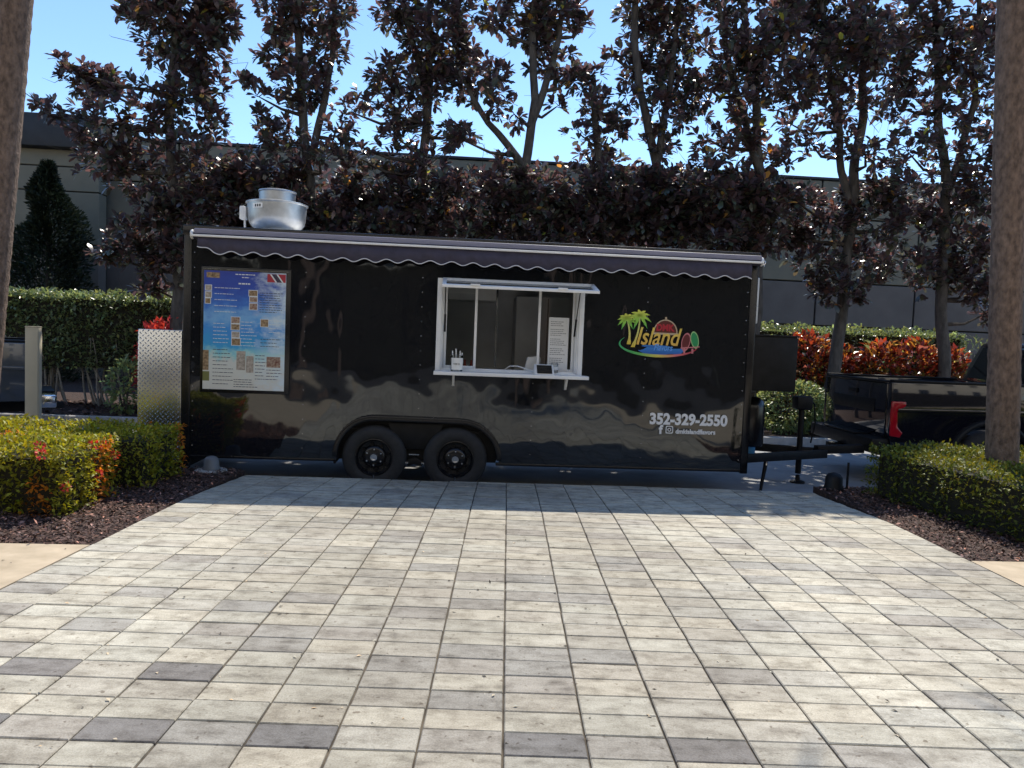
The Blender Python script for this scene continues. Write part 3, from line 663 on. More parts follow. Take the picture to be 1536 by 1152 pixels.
def emblem():
    E = empty('emblem'); E.parent = TR
    white = mat('vinyl_white', (.85, .85, .85), .5)
    text('phone_number', '352-329-2550', .165, white, E, (4.975, -.0125, .80), offset=.007, width=.875)
    text('handle', 'dmkislandflavors', .07, white, E, (5.27, -.0125, .70), offset=.0025, width=.45)
    text('letter_f_icon', 'f', .13, white, E, (5.085, -.0125, .695), offset=.006)
    ig = MB()
    def rr(r_, s):      # rounded square
        out = []
        for cx, cz, a0 in ((s-r_, s-r_, 0), (-s+r_, s-r_, 90), (-s+r_, -s+r_, 180), (s-r_, -s+r_, 270)):
            for k in range(5): a = R(a0+k*22.5); out.append((cx+r_*math.cos(a), cz+r_*math.sin(a)))
        return out
    def ring(mb, o, i, cx, cz, y=-.0125):
        n = len(o); mb.add([(p[0]+cx, y, p[1]+cz) for p in o]+[(p[0]+cx, y, p[1]+cz) for p in i], [(k, (k+1) % n, (k+1) % n+n, k+n) for k in range(n)])
    ring(ig, rr(.016, .042), rr(.011, .032), 5.20, .738)
    circ = lambda r_, n=20: [(r_*math.cos(2*math.pi*k/n), r_*math.sin(2*math.pi*k/n)) for k in range(n)]
    ring(ig, circ(.021), circ(.013), 5.20, .738); ig.add([(5.22+.004*math.cos(k), -.0125, .758+.004*math.sin(k)) for k in range(6)], [tuple(range(6))])
    ig.build('camera_icon', white, E)
    # swoosh
    sw = gradmat('swoosh_gradient', [(0, (.05, .42, .16)), (.25, (.12, .5, .12)), (.5, (.75, .62, .12)), (.72, (.75, .2, .2)), (1, (.5, .02, .06))], 0)
    pts_o = []; pts_i = []
    cx, cz = 5.03, 1.665
    for k in range(41):
        a = R(150+k*(365-150)/40); t = math.sin(math.pi*min(1, k/40*1.0))
        pts_o.append((cx+.44*math.cos(a), cz+.135*math.sin(a))); pts_i.append((cx+(.44-.032*t-.004)*math.cos(a), cz+(.135-.028*t-.003)*math.sin(a)))
    v = [(p[0], -.0125, p[1]) for p in pts_o+pts_i]; MB().add(v, [(k, k+1, k+42, k+41) for k in range(40)]).build('swoosh', sw, E)
    # water
    bl = gradmat('water_gradient', [(0, (.02, .09, .42)), (.6, (.03, .2, .6)), (1, (.05, .3, .7))], 2)
    wv = []
    for k in range(24): a = 2*math.pi*k/24; wv.append((5.06+.25*math.cos(a)+.02*math.sin(3*a), -.0118, 1.60+.045*math.sin(a)+.012*math.sin(4*a)))
    MB().add(wv, [tuple(range(24))]).build('water', bl, E)
    MB().add([(5.0+.16*math.cos(2*math.pi*k/16), -.0120, 1.648+.014*math.sin(2*math.pi*k/16)) for k in range(16)], [tuple(range(16))]).build('water_ripple', bl, E)
    # palms
    gp = gradmat('palm_gradient', [(0, (.1, .5, .1)), (.45, (.3, .62, .08)), (1, (.8, .78, .12))], 2); gt = gradmat('palm_trunk_gradient', [(0, (.75, .55, .06)), (.4, (.75, .7, .2)), (1, (.45, .6, .2))], 2)
    for (bx, bz, tx, tz, s_) in ((4.70, 1.66, 4.665, 1.94, .105), (4.745, 1.63, 4.81, 1.975, .13)):
        pl = empty('palm_emblem'); pl.parent = E
        q = [(bx+(tx-bx)*t+.02*math.sin(math.pi*t), bz+(tz-bz)*t) for t in np.linspace(0, 1, 10)]; wd = [.022, .02, .012, .011, .010, .009, .009, .008, .007, .006]
        v = [(p[0]-w_, -.0125, p[1]) for p, w_ in zip(q, wd)]+[(p[0]+w_, -.0125, p[1]) for p, w_ in zip(q, wd)]
        MB().add(v, [(k, k+1, k+11, k+10) for k in range(9)]).build('palm_trunk', gt, pl)
        fm = MB()
        for ang in (100, 62, 30, -8, -48, 138, 168, 205, 240):
            a = R(ang); n = 7; v = []
            for k in range(n+1):
                t = k/n; rx, rz = s_*t*math.cos(a), s_*t*math.sin(a)*.9 - s_*.38*t*t; px_, pz_ = -math.sin(a), math.cos(a); wd_ = .0185*math.sin(math.pi*min(.97, t*.9+.1))*(1 if k % 2 else .75)
                v += [(tx+rx+px_*wd_, -.0128, tz+rz+pz_*wd_), (tx+rx-px_*wd_, -.0128, tz+rz-pz_*wd_)]
            fm.add(v, [(2*k, 2*k+1, 2*k+3, 2*k+2) for k in range(n)])
        fm.build('palm_fronds', gp, pl)
    # serving dome
    br = mat('dome_cream', (.55, .42, .28), .4); rd = mat('dome_red', (.5, .02, .04), .4); dk = mat('dome_dark', (.12, .015, .012), .4)
    D = MB(); c = (5.10, 1.80); n = 20
    o = [(c[0]+.135*math.cos(math.pi*k/n), c[1]+.145*math.sin(math.pi*k/n)) for k in range(n+1)]; i = [(c[0]+.122*math.cos(math.pi*k/n), c[1]+.132*math.sin(math.pi*k/n)) for k in range(n+1)]
    D.add([(p[0], -.0125, p[1]) for p in o+i], [(k, k+1, k+n+2, k+n+1) for k in range(n)]); D.box(4.955, 5.245, -.013, -.0118, 1.778, 1.80); D.box(5.09, 5.11, -.013, -.0118, 1.947, 1.972)
    dome = D.build('dome_outline', br, E)
    MB().add([(p[0], -.0117, p[1]) for p in i], [tuple(range(n+1))]).build('dome_fill', dk, dome)
    text('dome_letters', 'DMK', .10, rd, dome, (5.0, -.0128, 1.822), offset=.004, width=.2)
    isl = gradmat('word_gradient', [(.05, (.7, .08, .1)), (.35, (.85, .3, .08)), (.6, (.85, .65, .12)), (.95, (.3, .6, .12))], 2)
    text('word_island', 'Island', .27, isl, E, (4.785, -.0132, 1.665), offset=.003, shear=.3, width=.50)
    text('word_flavors', 'Flavors', .10, mat('flavors_blue', (.14, .4, .9), .4), E, (4.98, -.0134, 1.605), offset=.0015, shear=.3, width=.21)
    # two birds
    def bird(cx, cz, rx, rz, tilt, oc, fc):
        n = 24; pts = [(math.cos(2*math.pi*k/n), math.sin(2*math.pi*k/n)) for k in range(n)]
        def T(p, s_): x, z = p[0]*rx*s_, p[1]*rz*s_*(1 if p[1] > 0 else 1.15); return (cx+x*math.cos(tilt)-z*math.sin(tilt), -.0126, cz+x*math.sin(tilt)+z*math.cos(tilt))
        b_ = MB().add([T(p, 1) for p in pts]+[T(p, .82) for p in pts], [(k, (k+1) % n, (k+1) % n+n, k+n) for k in range(n)]).build('bird_outline', oc, E)
        MB().add([(x, -.0121, z) for x, _, z in (T(p, .82) for p in pts)], [tuple(range(n))]).build('bird_body', fc, b_)
    rose = mat('bird_rose', (.62, .2, .22), .4)
    bird(5.335, 1.715, .05, .095, -.18, rose, mat('bird_dark_red', (.14, .015, .02), .4)); bird(5.43, 1.74, .045, .09, .22, mat('bird_lime', (.35, .6, .25), .4), mat('bird_green', (.02, .3, .1), .4))
    MB().add([(5.28, -.0129, 1.635), (5.49, -.0129, 1.655), (5.49, -.0129, 1.667), (5.28, -.0129, 1.648)], [(0,1,2,3)]).build('perch', rose, E)
    for x in (5.31, 5.40): MB().box(x, x+.022, -.0131, -.0124, 1.585, 1.64).build('tail_feather', rose, E)
emblem()

# ---- things on the shelf and in the window (local positions of the trailer)
def tpos(x, y, z): return sn(x, y, z+SZ)
def tthing(name, x, y, z, label, cat): return tag(empty(name, tpos(x, y, z), A4), label, cat)
c_ = tthing('utensil_cup', 2.84, -.1, 1.30, 'clear plastic cup with white label holding utensils on the serving shelf', 'cup')
MB().lathe([(0, .003), (.062, .003), (.072, .17), (.075, .172), (.069, .17), (.06, .008)], n=24).build('cup_wall', K['acrylic'], c_, smooth=True)
lab = MB()
for k in range(10):
    a0, a1 = R(-140+k*11), R(-140+(k+1)*11); r_ = .0745
    lab.add([(r_*math.cos(a0)*.96, r_*math.sin(a0)*.96, .02), (r_*math.cos(a1)*.96, r_*math.sin(a1)*.96, .02), (r_*math.cos(a1), r_*math.sin(a1), .145), (r_*math.cos(a0), r_*math.sin(a0), .145)], [(0,1,2,3)])
lb_ = lab.build('cup_label', K['plastic_w'], c_)
text('label_words', 'THANK YOU', .02, K['blackmatte'], lb_, (-.04, -.0745, .075), width=.075)
for k in range(7):
    a = k*.9; MB().tube([(.03*math.cos(a), .03*math.sin(a), .01), (.055*math.cos(a), .055*math.sin(a), .2+.02*(k % 3))], .006, 6).build('utensil', K['plastic_w'], c_)
s_ = tthing('sauce_bottles', 3.0, .19, 1.22, 'small red capped sauce bottles inside the window behind the cup', 'bottle')
for k in range(3): MB().lathe([(0, 0), (.025, 0), (.027, .12), (.012, .16), (.008, .2), (0, .2)], (-.14+k*.07, .02*(k % 2), 0), n=14).build('bottle', mat('sauce_red', (.45, .06, .03), .4), s_, smooth=True)
t_ = tthing('card_terminal', 3.77, -.12, 1.30, 'white tablet card terminal with dark screen on the shelf', 'terminal')
MB().prism([(-.09, 0), (.07, 0), (.07, .05), (.045, .11)], -.105, .105, 'x').build('terminal_body', K['plastic_w'], t_, bevel=.006)
d = Vector((.135, .11)).normalized()
MB().add([(-.078, -.078, .0135), (.083, -.078, .0135), (.083, .024, .0966), (-.078, .024, .0966)], [(0,1,2,3)]).build('screen', K['darkglass'], t_).location = (0, -.0045, .004)
cb = MB().tube([tpos(3.71, -.05, 1.33), tpos(3.60, .0, 1.345), tpos(3.50, .06, 1.375), tpos(3.42, .1, 1.37), tpos(3.36, .16, 1.32), tpos(3.34, .2, 1.24)], .006, 8).build('charging_cable', K['plastic_w'], None, smooth=True); tag(cb, 'thin white cable running from the card terminal through the window', 'cable')
p_ = tthing('paper_bag', 3.66, .3, 1.22, 'small white paper bag on the inner counter beside the window mullion', 'bag')
MB().prism([(-.09, 0), (.1, 0), (.12, .25), (.08, .27), (-.03, .25)], -.05, .05, 'y').build('bag_body', K['plastic_w'], p_, bevel=.006)
nmat = mat('paper', (.72, .72, .71), .7, var=.04, vscale=3)
n_ = tthing('price_list', 3.94, .089, 1.34, 'tall white printed price list taped to the right window pane', 'paper'); MB().box(-.11, .11, -.002, 0, 0, .58).build('sheet', nmat, n_)
pl = MB(); rr_ = random.Random(9)
for k in range(24):
    if k % 5 == 3: continue
    z = .53-k*.021; x_ = -.09; e = rr_.uniform(.02, .09)
    while x_ < e: w2 = rr_.uniform(.01, .03); pl.box(x_, min(e, x_+w2), -.0032, -.002, z, z+.007); x_ += w2+.005
tag(pl.build('print_lines', mat('grey_ink', (.2, .2, .2), .6), n_), kind='stuff')
j_ = tthing('tip_jar', 3.90, .02, 1.318, 'small clear glass jar on the window ledge before the price list', 'jar'); MB().lathe([(0, .002), (.04, .002), (.042, .08), (.034, .1), (.036, .11)], n=20).build('jar_wall', K['acrylic'], j_, smooth=True); MB().lathe([(.0, .03), (.0415, .03), (.0425, .065), (0, .065)], n=16).build('jar_label', nmat, j_, smooth=True)

# ================================================================== PICKUPS
def pickup(name, loc, rz, paint, label, chrome_bumper):
    T = empty(name, loc, rz); tag(T, label, 'pickup truck')
    ft = [(1.30, .40)]
    def side(y0, y1, nm):
        arch = [(1.30+.50*math.cos(a), .40+.50*math.sin(a)) for a in np.linspace(math.pi-.3, .3, 14)]
        poly = [(.06, .56), (.025, .75), (.03, 1.05), (.03, 1.36), (1.9, 1.375), (1.9, .48)] + arch[::-1]
        MB().prism(poly, y0, y1, 'y').build(nm, paint, T, bevel=.022)
    side(-1.0, -.90, 'bed_side'); side(.90, 1.0, 'bed_side')
    for s_ in (-1, 1):
        arc = [(1.30+.50*math.cos(a), .40+.50*math.sin(a)) for a in np.linspace(math.pi-.25, .25, 18)]
        MB().tube([(x, s_*1.0, z) for x, z in arc], .035, 8).build('arch_moulding', K['blackmatte'], T, smooth=True)
        box('bed_rail_cap', K['blackmatte'], T, .05, 1.92, s_*.95-.06, s_*.95+.06, 1.362, 1.39, bevel=.008)
        crease = MB().prism([(.12, .98), (1.9, 1.02), (1.9, 1.06), (.12, 1.03)], s_*1.0, s_*1.018, 'y').build('body_crease', paint, T, bevel=.008)
    tg = box('tailgate', paint, T, .02, .10, -.9, .9, .60, 1.34, bevel=.018)
    box('tailgate_inset', K['blackmatte'], tg, .008, .022, -.62, .62, .95, 1.12, bevel=.004); box('gate_handle', K['blackmatte'], tg, -.004, .018, -.12, .12, 1.17, 1.23, bevel=.006); box('gate_spoiler', K['blackmatte'], tg, -.01, .11, -.86, .86, 1.345, 1.375, bevel=.008)
    lens = mat('tail_lens', (.4, .008, .02) if not chrome_bumper else (.07, .06, .065), .12, var=.2, vscale=9, spec=.6)
    for s_ in (-1, 1):
        MB().prism([(.04, .68), (.16, .66), (.20, .72), (.13, .80), (.12, 1.0), (.22, 1.06), (.22, 1.12), (.04, 1.12), (.035, .9)], s_*.975, s_*1.012, 'y').build('tail_light', lens, T, bevel=.015)
    bm = K['chrome'] if chrome_bumper else K['blackmatte']
    bp = MB().box(-.16, .08, -.97, .97, .46, .64).build('rear_bumper', bm, T, bevel=.03); box('bumper_step', K['blackmatte'], bp, -.165, .05, -.5, .5, .645, .66, bevel=.004)
    box('hitch_receiver', K['blackmatte'], T, -.3, .3, -.05, .05, .36, .46, bevel=.008)
    box('bed_floor', K['blackmatte'], T, .1, 1.9, -.9, .9, .66, .72, bevel=0); box('bed_front', paint, T, 1.86, 1.92, -.9, .9, .66, 1.36, bevel=.01)
    box('chassis', K['blackmatte'], T, .1, 5.6, -.6, .6, .38, .62, bevel=0)
    a2 = [(4.95+.50*math.cos(a), .40+.50*math.sin(a)) for a in np.linspace(.3, math.pi-.3, 14)]
    MB().prism([(1.94, .46), (1.94, 1.33), (4.15, 1.28), (5.2, 1.22), (5.72, 1.12), (5.82, .9), (5.80, .5), (5.5, .45)]+a2, -.98, .98, 'y').build('cab_lower', paint, T, bevel=.04)
    def green(y, z0, z1, x0, x1, x2, x3): return [(x0, y, z0), (x1, y, z0), (x2, y*.80, z1), (x3, y*.80, z1)]
    p = green(-.94, 1.33, 1.93, 1.95, 4.2, 3.4, 2.15); q = green(.94, 1.33, 1.93, 1.95, 4.2, 3.4, 2.15)
    MB().add(p+q, [(0,1,2,3),(7,6,5,4),(0,4,5,1),(1,5,6,2),(2,6,7,3),(3,7,4,0)]).build('cab_roof', paint, T, bevel=.05)
    def pane(nm, pts, off): MB().add([Vector(a_)+Vector(off) for a_ in pts], [(0,1,2,3)]).build(nm, K['darkglass'], T)
    pane('rear_window', [(1.975, -.74, 1.40), (1.975, .74, 1.40), (2.125, .64, 1.85), (2.125, -.64, 1.85)], (-.012, 0, .004)); pane('windscreen', [(4.12, -.78, 1.36), (4.12, .78, 1.36), (3.46, .66, 1.87), (3.46, -.66, 1.87)], (.03, 0, .012))
    for s_ in (-1, 1):
        y = lambda z: s_*(.94-.188*(z-1.33)/.6+.008)
        for xa, xb, xc, xd in ((2.12, 2.95, 2.95, 2.25), (3.02, 3.98, 3.42, 3.02)): pane('side_window', [(xa, y(1.38), 1.38), (xb, y(1.38), 1.38), (xc, y(1.86), 1.86), (xd, y(1.86), 1.86)], (0, 0, 0))
        MB().box(3.75, 3.9, s_*1.0, s_*1.2, 1.33, 1.5).build('mirror', K['blackmatte'], T, bevel=.03)
        for k, x in enumerate((2.2, 3.1)): box('door_handle', K['blackmatte'], T, x, x+.18, s_*.985, s_*1.005, 1.12, 1.15, bevel=.004)
        for x in (1.30, 4.95):
            W = empty('wheel'); W.parent = T; W.location = (x, s_*.86, .39)
            MB().lathe([(.2, -.11), (.3, -.125), (.36, -.11), (.39, -.07), (.39, .07), (.36, .11), (.3, .125), (.2, .11)], axis='y', n=40).build('tyre', K['rubber'], W, smooth=True)
            MB().lathe([(.215, s_*.115), (.2, s_*.1), (.17, s_*.06), (.08, s_*.09), (0, s_*.09)], axis='y', n=24).build('rim', K['chrome'], W, smooth=True)
    for s_ in (-1, 1): box('headlight', K['plastic_w'], T, 5.70, 5.80, s_*.66-.2, s_*.66+.2, .88, 1.06, bevel=.03)
    return T
paint_b = mat('black_car_paint', (.008, .008, .014), .09, coat=1, spec=.5); paint_g = mat('grey_car_paint', (.085, .095, .11), .22, .4, coat=1)
q = on_y(1338, 575, 9.25)
tb = pickup('black_pickup', (q.x-.02, 9.25+1.0, SZ), R(-.5), paint_b, 'black pickup truck with red tail light, hitched ahead of the food trailer', False); tb.scale = (1, 1, .975)
q = on_y(91, 600, 10.6); hv = Vector((-math.cos(R(34)), -math.sin(R(34)), 0))
tg_ = pickup('grey_pickup', Vector((q.x, 10.6, SZ))+hv*.2+Vector((hv.y, -hv.x, 0))*(1.0), R(180+34), paint_g, 'silver grey pickup with chrome bumper, parked beyond the beige post', True)

# ================================================================== SMALL STREET FURNITURE
q = on_y(50, 560, 9.4)
P_ = empty('service_post', (q.x, 9.4, -.24), R(14)); tag(P_, 'square beige metal post standing behind the flowering hedge', 'post')
zt = on_y(50, 491, 9.4).z+.24
box('post_body', K['post'], P_, -.07, .07, -.07, .07, 0, zt, bevel=.006); box('post_cap', K['post'], P_, -.073, .073, -.073, .073, zt, zt+.012, bevel=.003); box('post_door', K['post'], P_, .0705, .078, -.055, .055, .25, zt-.05, bevel=.002)
def bell(px_, py_, label, mt):
    q = on_z(px_, py_); b_ = empty('path_light', (q.x, q.y, -.02)); tag(b_, label, 'path light')
    MB().lathe([(0, 0), (.16, 0), (.165, .012), (.15, .022), (0, .022)], n=7).build('concrete_pad', K['kerb'], b_)
    MB().lathe([(.085, .02), (.088, .03), (.075, .06), (.07, .12), (.05, .145), (.02, .155), (0, .156)], n=20).build('bell_housing', mt, b_, smooth=True)
bell(317, 704, 'grey bell shaped path light on a concrete pad before the trailer', mat('grey_housing', (.16, .17, .18), .5, var=.15)); 
q = on_z(1250, 733); b_ = empty('path_light', (q.x, q.y, -.02)); tag(b_, 'dark bell shaped path light in mulch beside the trailer tongue', 'path light')
MB().lathe([(.0, 0), (.1, .0), (.1, .03), (.088, .06), (.085, .14), (.06, .175), (.02, .19), (0, .19)], n=20).build('bell_housing', K['blackmatte'], b_, smooth=True); MB().tube([(.14, 0, 0), (.142, 0, .3)], .012, 8).build('stake', K['blackmatte'], b_)
q = on_n(1505, 457, 13.85); wl = empty('wall_light', (q.x, q.y, q.z), A4); tag(wl, 'white wall mounted light box behind the right palm trunk', 'wall light')
box('light_housing', K['plastic_w'], wl, -.36, .36, -.12, .12, -.28, .3, bevel=.03); box('light_lens', K['white'], wl, -.3, .3, -.14, -.122, -.22, .24, bevel=.01)

# ================================================================== PLANTS
def wob(p, s): return Vector((mnoise.noise(Vector(p)*s), mnoise.noise(Vector(p)*s+Vector((7, 3, 1))), mnoise.noise(Vector(p)*s+Vector((1, 9, 4)))))
def hedge(name, frame, x0, x1, y0, y1, z0, z1, n, L, leaf, label, cat='hedge', rough=.05, group=None, tint=None, skirt=0, flowers=0, stems=0, up=.35):
    root = empty(name, frame[0], frame[1]); tag(root, label, cat, group)
    i = .09
    cb_ = MB(); nx, ny, nz = max(2, int((x1-x0)/.35)), max(2, int((y1-y0)/.3)), max(2, int((z1-z0)/.25))
    zc = z0+skirt
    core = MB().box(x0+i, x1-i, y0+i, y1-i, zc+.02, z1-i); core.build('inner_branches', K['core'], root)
    # points over the shell of the box
    A = [(x1-x0)*(z1-z0)]*2+[(y1-y0)*(z1-z0)]*2+[(x1-x0)*(y1-y0)]*1
    A = np.array(A); k = rng.choice(5, n, p=A/A.sum()); u, v = rng.random(n), rng.random(n)
    X = np.where(k == 2, x0, np.where(k == 3, x1, x0+u*(x1-x0))); Y = np.where(k == 0, y0, np.where(k == 1, y1, np.where((k == 2) | (k == 3), y0+u*(y1-y0), y0+v*(y1-y0))))
    Z = np.where(k == 4, z1, zc+v*(z1-zc)); P = np.stack([X, Y, Z], 1)
    nr = np.zeros((n, 3)); nr[k == 0, 1] = -1; nr[k == 1, 1] = 1; nr[k == 2, 0] = -1; nr[k == 3, 0] = 1; nr[k == 4, 2] = 1
    dsp = np.array([mnoise.noise(Vector(p)*2.3)*1.2+mnoise.noise(Vector(p)*7)*.8 for p in P])*rough
    P += nr*(dsp-np.abs(rng.normal(0, rough*1.1, n)))[:, None] + rng.normal(0, .008, (n, 3))
    D = nr*.55+rnd_dir(n)*.9; D[:, 2] += up; Nn = np.tile([0, 0, 1.], (n, 1))+rnd_dir(n)*.7
    ln = rng.uniform(.7, 1.25, n)*L; t = tints(n, .35, .1)
    if tint is not None: t = t*tint(P, nr)
    o = leaf_mesh('foliage', P, D, Nn, ln, ln*rng.uniform(.42, .6, n), t, leaf, root); tag(o, kind='stuff')
    if stems:
        st = MB()
        for q in range(stems):
            x = rng.uniform(x0+.1, x1-.1); y = rng.uniform(y0+.05, y0+.3); a_ = rng.uniform(-.3, .3)
            p = [(x, y+.25, z0), (x+a_*.3, y+.15, z0+(zc-z0)*.5), (x+a_*.8+rng.uniform(-.1, .1), y+.02, zc+.15), (x+a_*1.2, y-.02, zc+.55)]
            st.tube(p, [.022, .018, .012, .007], 6)
        st.build('stems', mat('pale_stem', (.34, .31, .26), .85, var=.3, vscale=20), root, smooth=True)
    for q in range(flowers):
        fx = rng.uniform(max(x0, x1-2.6), x1) if q % 3 else x1-.0; fy = y0-.01 if q % 3 else rng.uniform(y0, y1); fz = rng.uniform(z0+.2, z1-.0)
        if q % 3 == 1: fz = z1+.01; fy = rng.uniform(y0, y0+.3)
        m_ = 26; dd = rnd_dir(m_); dd[:, 1] -= .5; dd[:, 2] += .3; c0 = np.array([fx, fy, fz])
        leaf_mesh('flower_head', c0+dd*.022, dd+rnd_dir(m_)*.4, rnd_dir(m_), np.full(m_, .028), np.full(m_, .018), tints(m_, .3, .2), K['petal'], root)
    return root
def ix_tint(P, nr):
    t = np.ones((len(P), 3)); h = np.array([mnoise.noise(Vector((p[0]*2.2, p[1]*2.2, p[2]*.6))) for p in P]); red = (h > .3) & (np.abs(nr[:, 2]) < .5)
    t[red] *= np.array([2.2, .8, .8]); return t
hedge('ixora_hedge', ((0, 0, 0), 0), -8.9, -3.2, 5.5, 6.28, -.02, .49, 30000, .042, K['ixora'], 'clipped ixora hedge with red flower heads, nearest the tan walk', tint=ix_tint, flowers=15)
hedge('ixora_hedge', ((0, 0, 0), 0), -8.9, -3.12, 6.62, 7.4, -.02, .47, 20000, .045, K['ixora'], 'clipped ixora hedge in the trailer shade, beside the rear cabinet', tint=ix_tint)
hedge('clipped_hedge', ((4.1, 5.5, 0), R(11)), 0, 6.5, 0, 2.2, -.02, .5, 42000, .042, K['box'], 'low clipped green hedge with mulch edge around the right palm', rough=.06)
def vib_tint(P, nr): return np.where(rng.random(len(P))[:, None] < .06, 2.2, 1)*np.ones((len(P), 3))
hl = sn(0, 5.5, 0)
def s_of(px_, n): return (on_n(px_, 500, n)-O4).dot(U4)
vx0, vx1 = s_of(-140, 5.9), s_of(300, 5.9)
hedge('viburnum_hedge', (sn(0, 5.9, 0), A4), vx0, vx1, 0, 1.3, -.1, on_n(150, 442, 5.9).z, 26000, .085, K['vib'], 'tall leafy green hedge with bare pale stems, left of the trailer', rough=.1, tint=vib_tint, skirt=.7, stems=70)
hedge('viburnum_hedge', (sn(0, 6.9, 0), A4), s_of(1080, 6.9), s_of(1452, 6.9), 0, 1.1, -.1, on_n(1250, 494, 6.9).z, 20000, .085, K['vib'], 'tall green hedge behind the red leaved bushes, under the wall', rough=.1, tint=vib_tint, up=.5)
def bush(name, s, n, z0, rx, ry, hgt, cnt, L, leaf, label, cat, group=None, wid=.5, tint=None, stem=True, droop=.2, top_heavy=0):
    root = empty(name, sn(s, n, z0), A4); tag(root, label, cat, group)
    d = rnd_dir(cnt); rad = rng.uniform(.55, 1, cnt)**.6
    P = d*rad[:, None]*np.array([rx, ry, hgt*.5])+np.array([0, 0, hgt*.5]); P[:, 2] = np.clip(P[:, 2], .02, None)
    P += np.array([[mnoise.noise(Vector(p)*3)*.12, mnoise.noise(Vector(p)*3+Vector((5, 5, 5)))*.12, 0] for p in P])
    D = d*.8+rnd_dir(cnt)*.7; D[:, 2] += .2; ln = rng.uniform(.65, 1.3, cnt)*L; t = tints(cnt, .35, .12)
    if tint: t = t*tint(P/np.array([rx, ry, hgt]))
    tag(leaf_mesh('foliage', P, D, np.tile([0, 0, 1.], (cnt, 1))+rnd_dir(cnt)*.6, ln, ln*wid, t, leaf, root, droop=droop), kind='stuff')
    st = MB()
    for k in range(6):
        a_ = rng.uniform(0, 6.28); st.tube([(0, 0, -.06), (rx*.3*math.cos(a_), ry*.3*math.sin(a_), hgt*.4), (rx*.6*math.cos(a_), ry*.6*math.sin(a_), hgt*.8)], [.02, .014, .006], 6)
    st.build('stems', K['bark_dark'], root, smooth=True); return root
def cro_tint(Q):
    n = len(Q); t = np.ones((n, 3)); lo = Q[:, 2]+rng.normal(0, .15, n); g = (lo < .55); t[g] *= np.array([.8, 3.2, 1.3]); o = rng.random(n) < .3; t[o & ~g] *= np.array([1.6, 4.0, 1.6]); pk = rng.random(n) < .12; t[pk] *= np.array([1.5, 3, 6]); d = rng.random(n) < .3; t[d] *= np.array([.3, .5, .8]); return t
for i, (px_, top, w_, lbl) in enumerate([(1212, 498, .62, 'red and orange leaved croton bush beside the front cabinet'), (1262, 520, .5, 'croton bush with orange leaves, right of the leaning magnolia trunk'),
        (1322, 512, .5, 'dark red croton bush showing above the truck bed'), (1372, 508, .55, 'croton bush with a bright crimson top, left of the pale trunk'), (1425, 522, .42, 'small croton bush right of the pale trunk, above the truck')]):
    n = 6.1; s = s_of(px_, n); zt = on_n(px_, top, n).z
    bush('croton_bush', s, n, -.09, w_, .45, zt+.09, 1500, .15, K['croton'], lbl, 'bush', 'crotons along the planting bed', .5, cro_tint)
s = s_of(1190, 5.0); bush('pale_shrub', s+.1, 5.1, -.09, .75, .42, .98, 2400, .075, K['varieg'], 'pale green leafy shrub behind the kerb, left of the tongue jack', 'shrub', wid=.6)
s = s_of(1250, 5.0); bush('pale_shrub', s+.1, 5.15, -.09, .4, .35, .7, 1000, .07, K['varieg'], 'small pale green shrub behind the tongue jack', 'shrub', wid=.6)
s = s_of(1440, 7.2); bush('sparse_shrub', s+.25, 7.0, -.09, .35, .35, 2.0, 340, .10, K['vib'], 'thin sparse green shrub against the wall, left of the right palm', 'shrub', wid=.35)
bush('croton_bush', s_of(246, 5.4), 5.3, -.09, .42, .35, on_n(246, 478, 5.4).z+.12, 700, .12, K['petal'], 'bright red leaved bush above the rear cabinet', 'bush', 'crotons along the planting bed', .5)
s = s_of(196, 3); bush('young_shrub', s_of(188, 4.9), 4.9, -.09, .28, .3, .95, 420, .1, K['varieg'], 'bright yellow green shrub at the left edge of the rear cabinet', 'shrub', wid=.6)
# dark evergreen left
def evergreen():
    n = 11.8; q = on_n(72, 430, n); top = on_n(75, 245, n).z; s = (q-O4).dot(U4); root = empty('evergreen_tree', sn(s, n, -.09), A4); tag(root, 'dense dark conical evergreen standing against the wall, left of the trailer', 'tree')
    cnt = 22000; hgt = top+.09; t = rng.random(cnt)**.8; a_ = rng.uniform(0, 6.28, cnt); z = t*hgt
    lob = np.array([.85+.75*mnoise.noise(Vector((math.cos(b)*1.3, math.sin(b)*1.3, zz*1.1))) for b, zz in zip(a_, z)])
    r_ = np.interp(t, [0, .35, .6, .78, .9, 1], [1.45, 1.35, .95, .7, .35, .06])*lob*rng.uniform(.05, 1, cnt)**.5
    P = np.stack([r_*np.cos(a_), r_*np.sin(a_), z], 1); D = np.stack([np.cos(a_), np.sin(a_), np.full(cnt, .5)], 1)+rnd_dir(cnt)*.6
    ln = rng.uniform(.08, .16, cnt); tag(leaf_mesh('crown', P, D, rnd_dir(cnt), ln, ln*.4, tints(cnt, .3, .08), K['conif'], root), kind='stuff')
    MB().tube([(0, 0, -.1), (0, 0, hgt*.9)], [.12, .03], 8).build('trunk', K['bark_dark'], root, smooth=True)
evergreen()

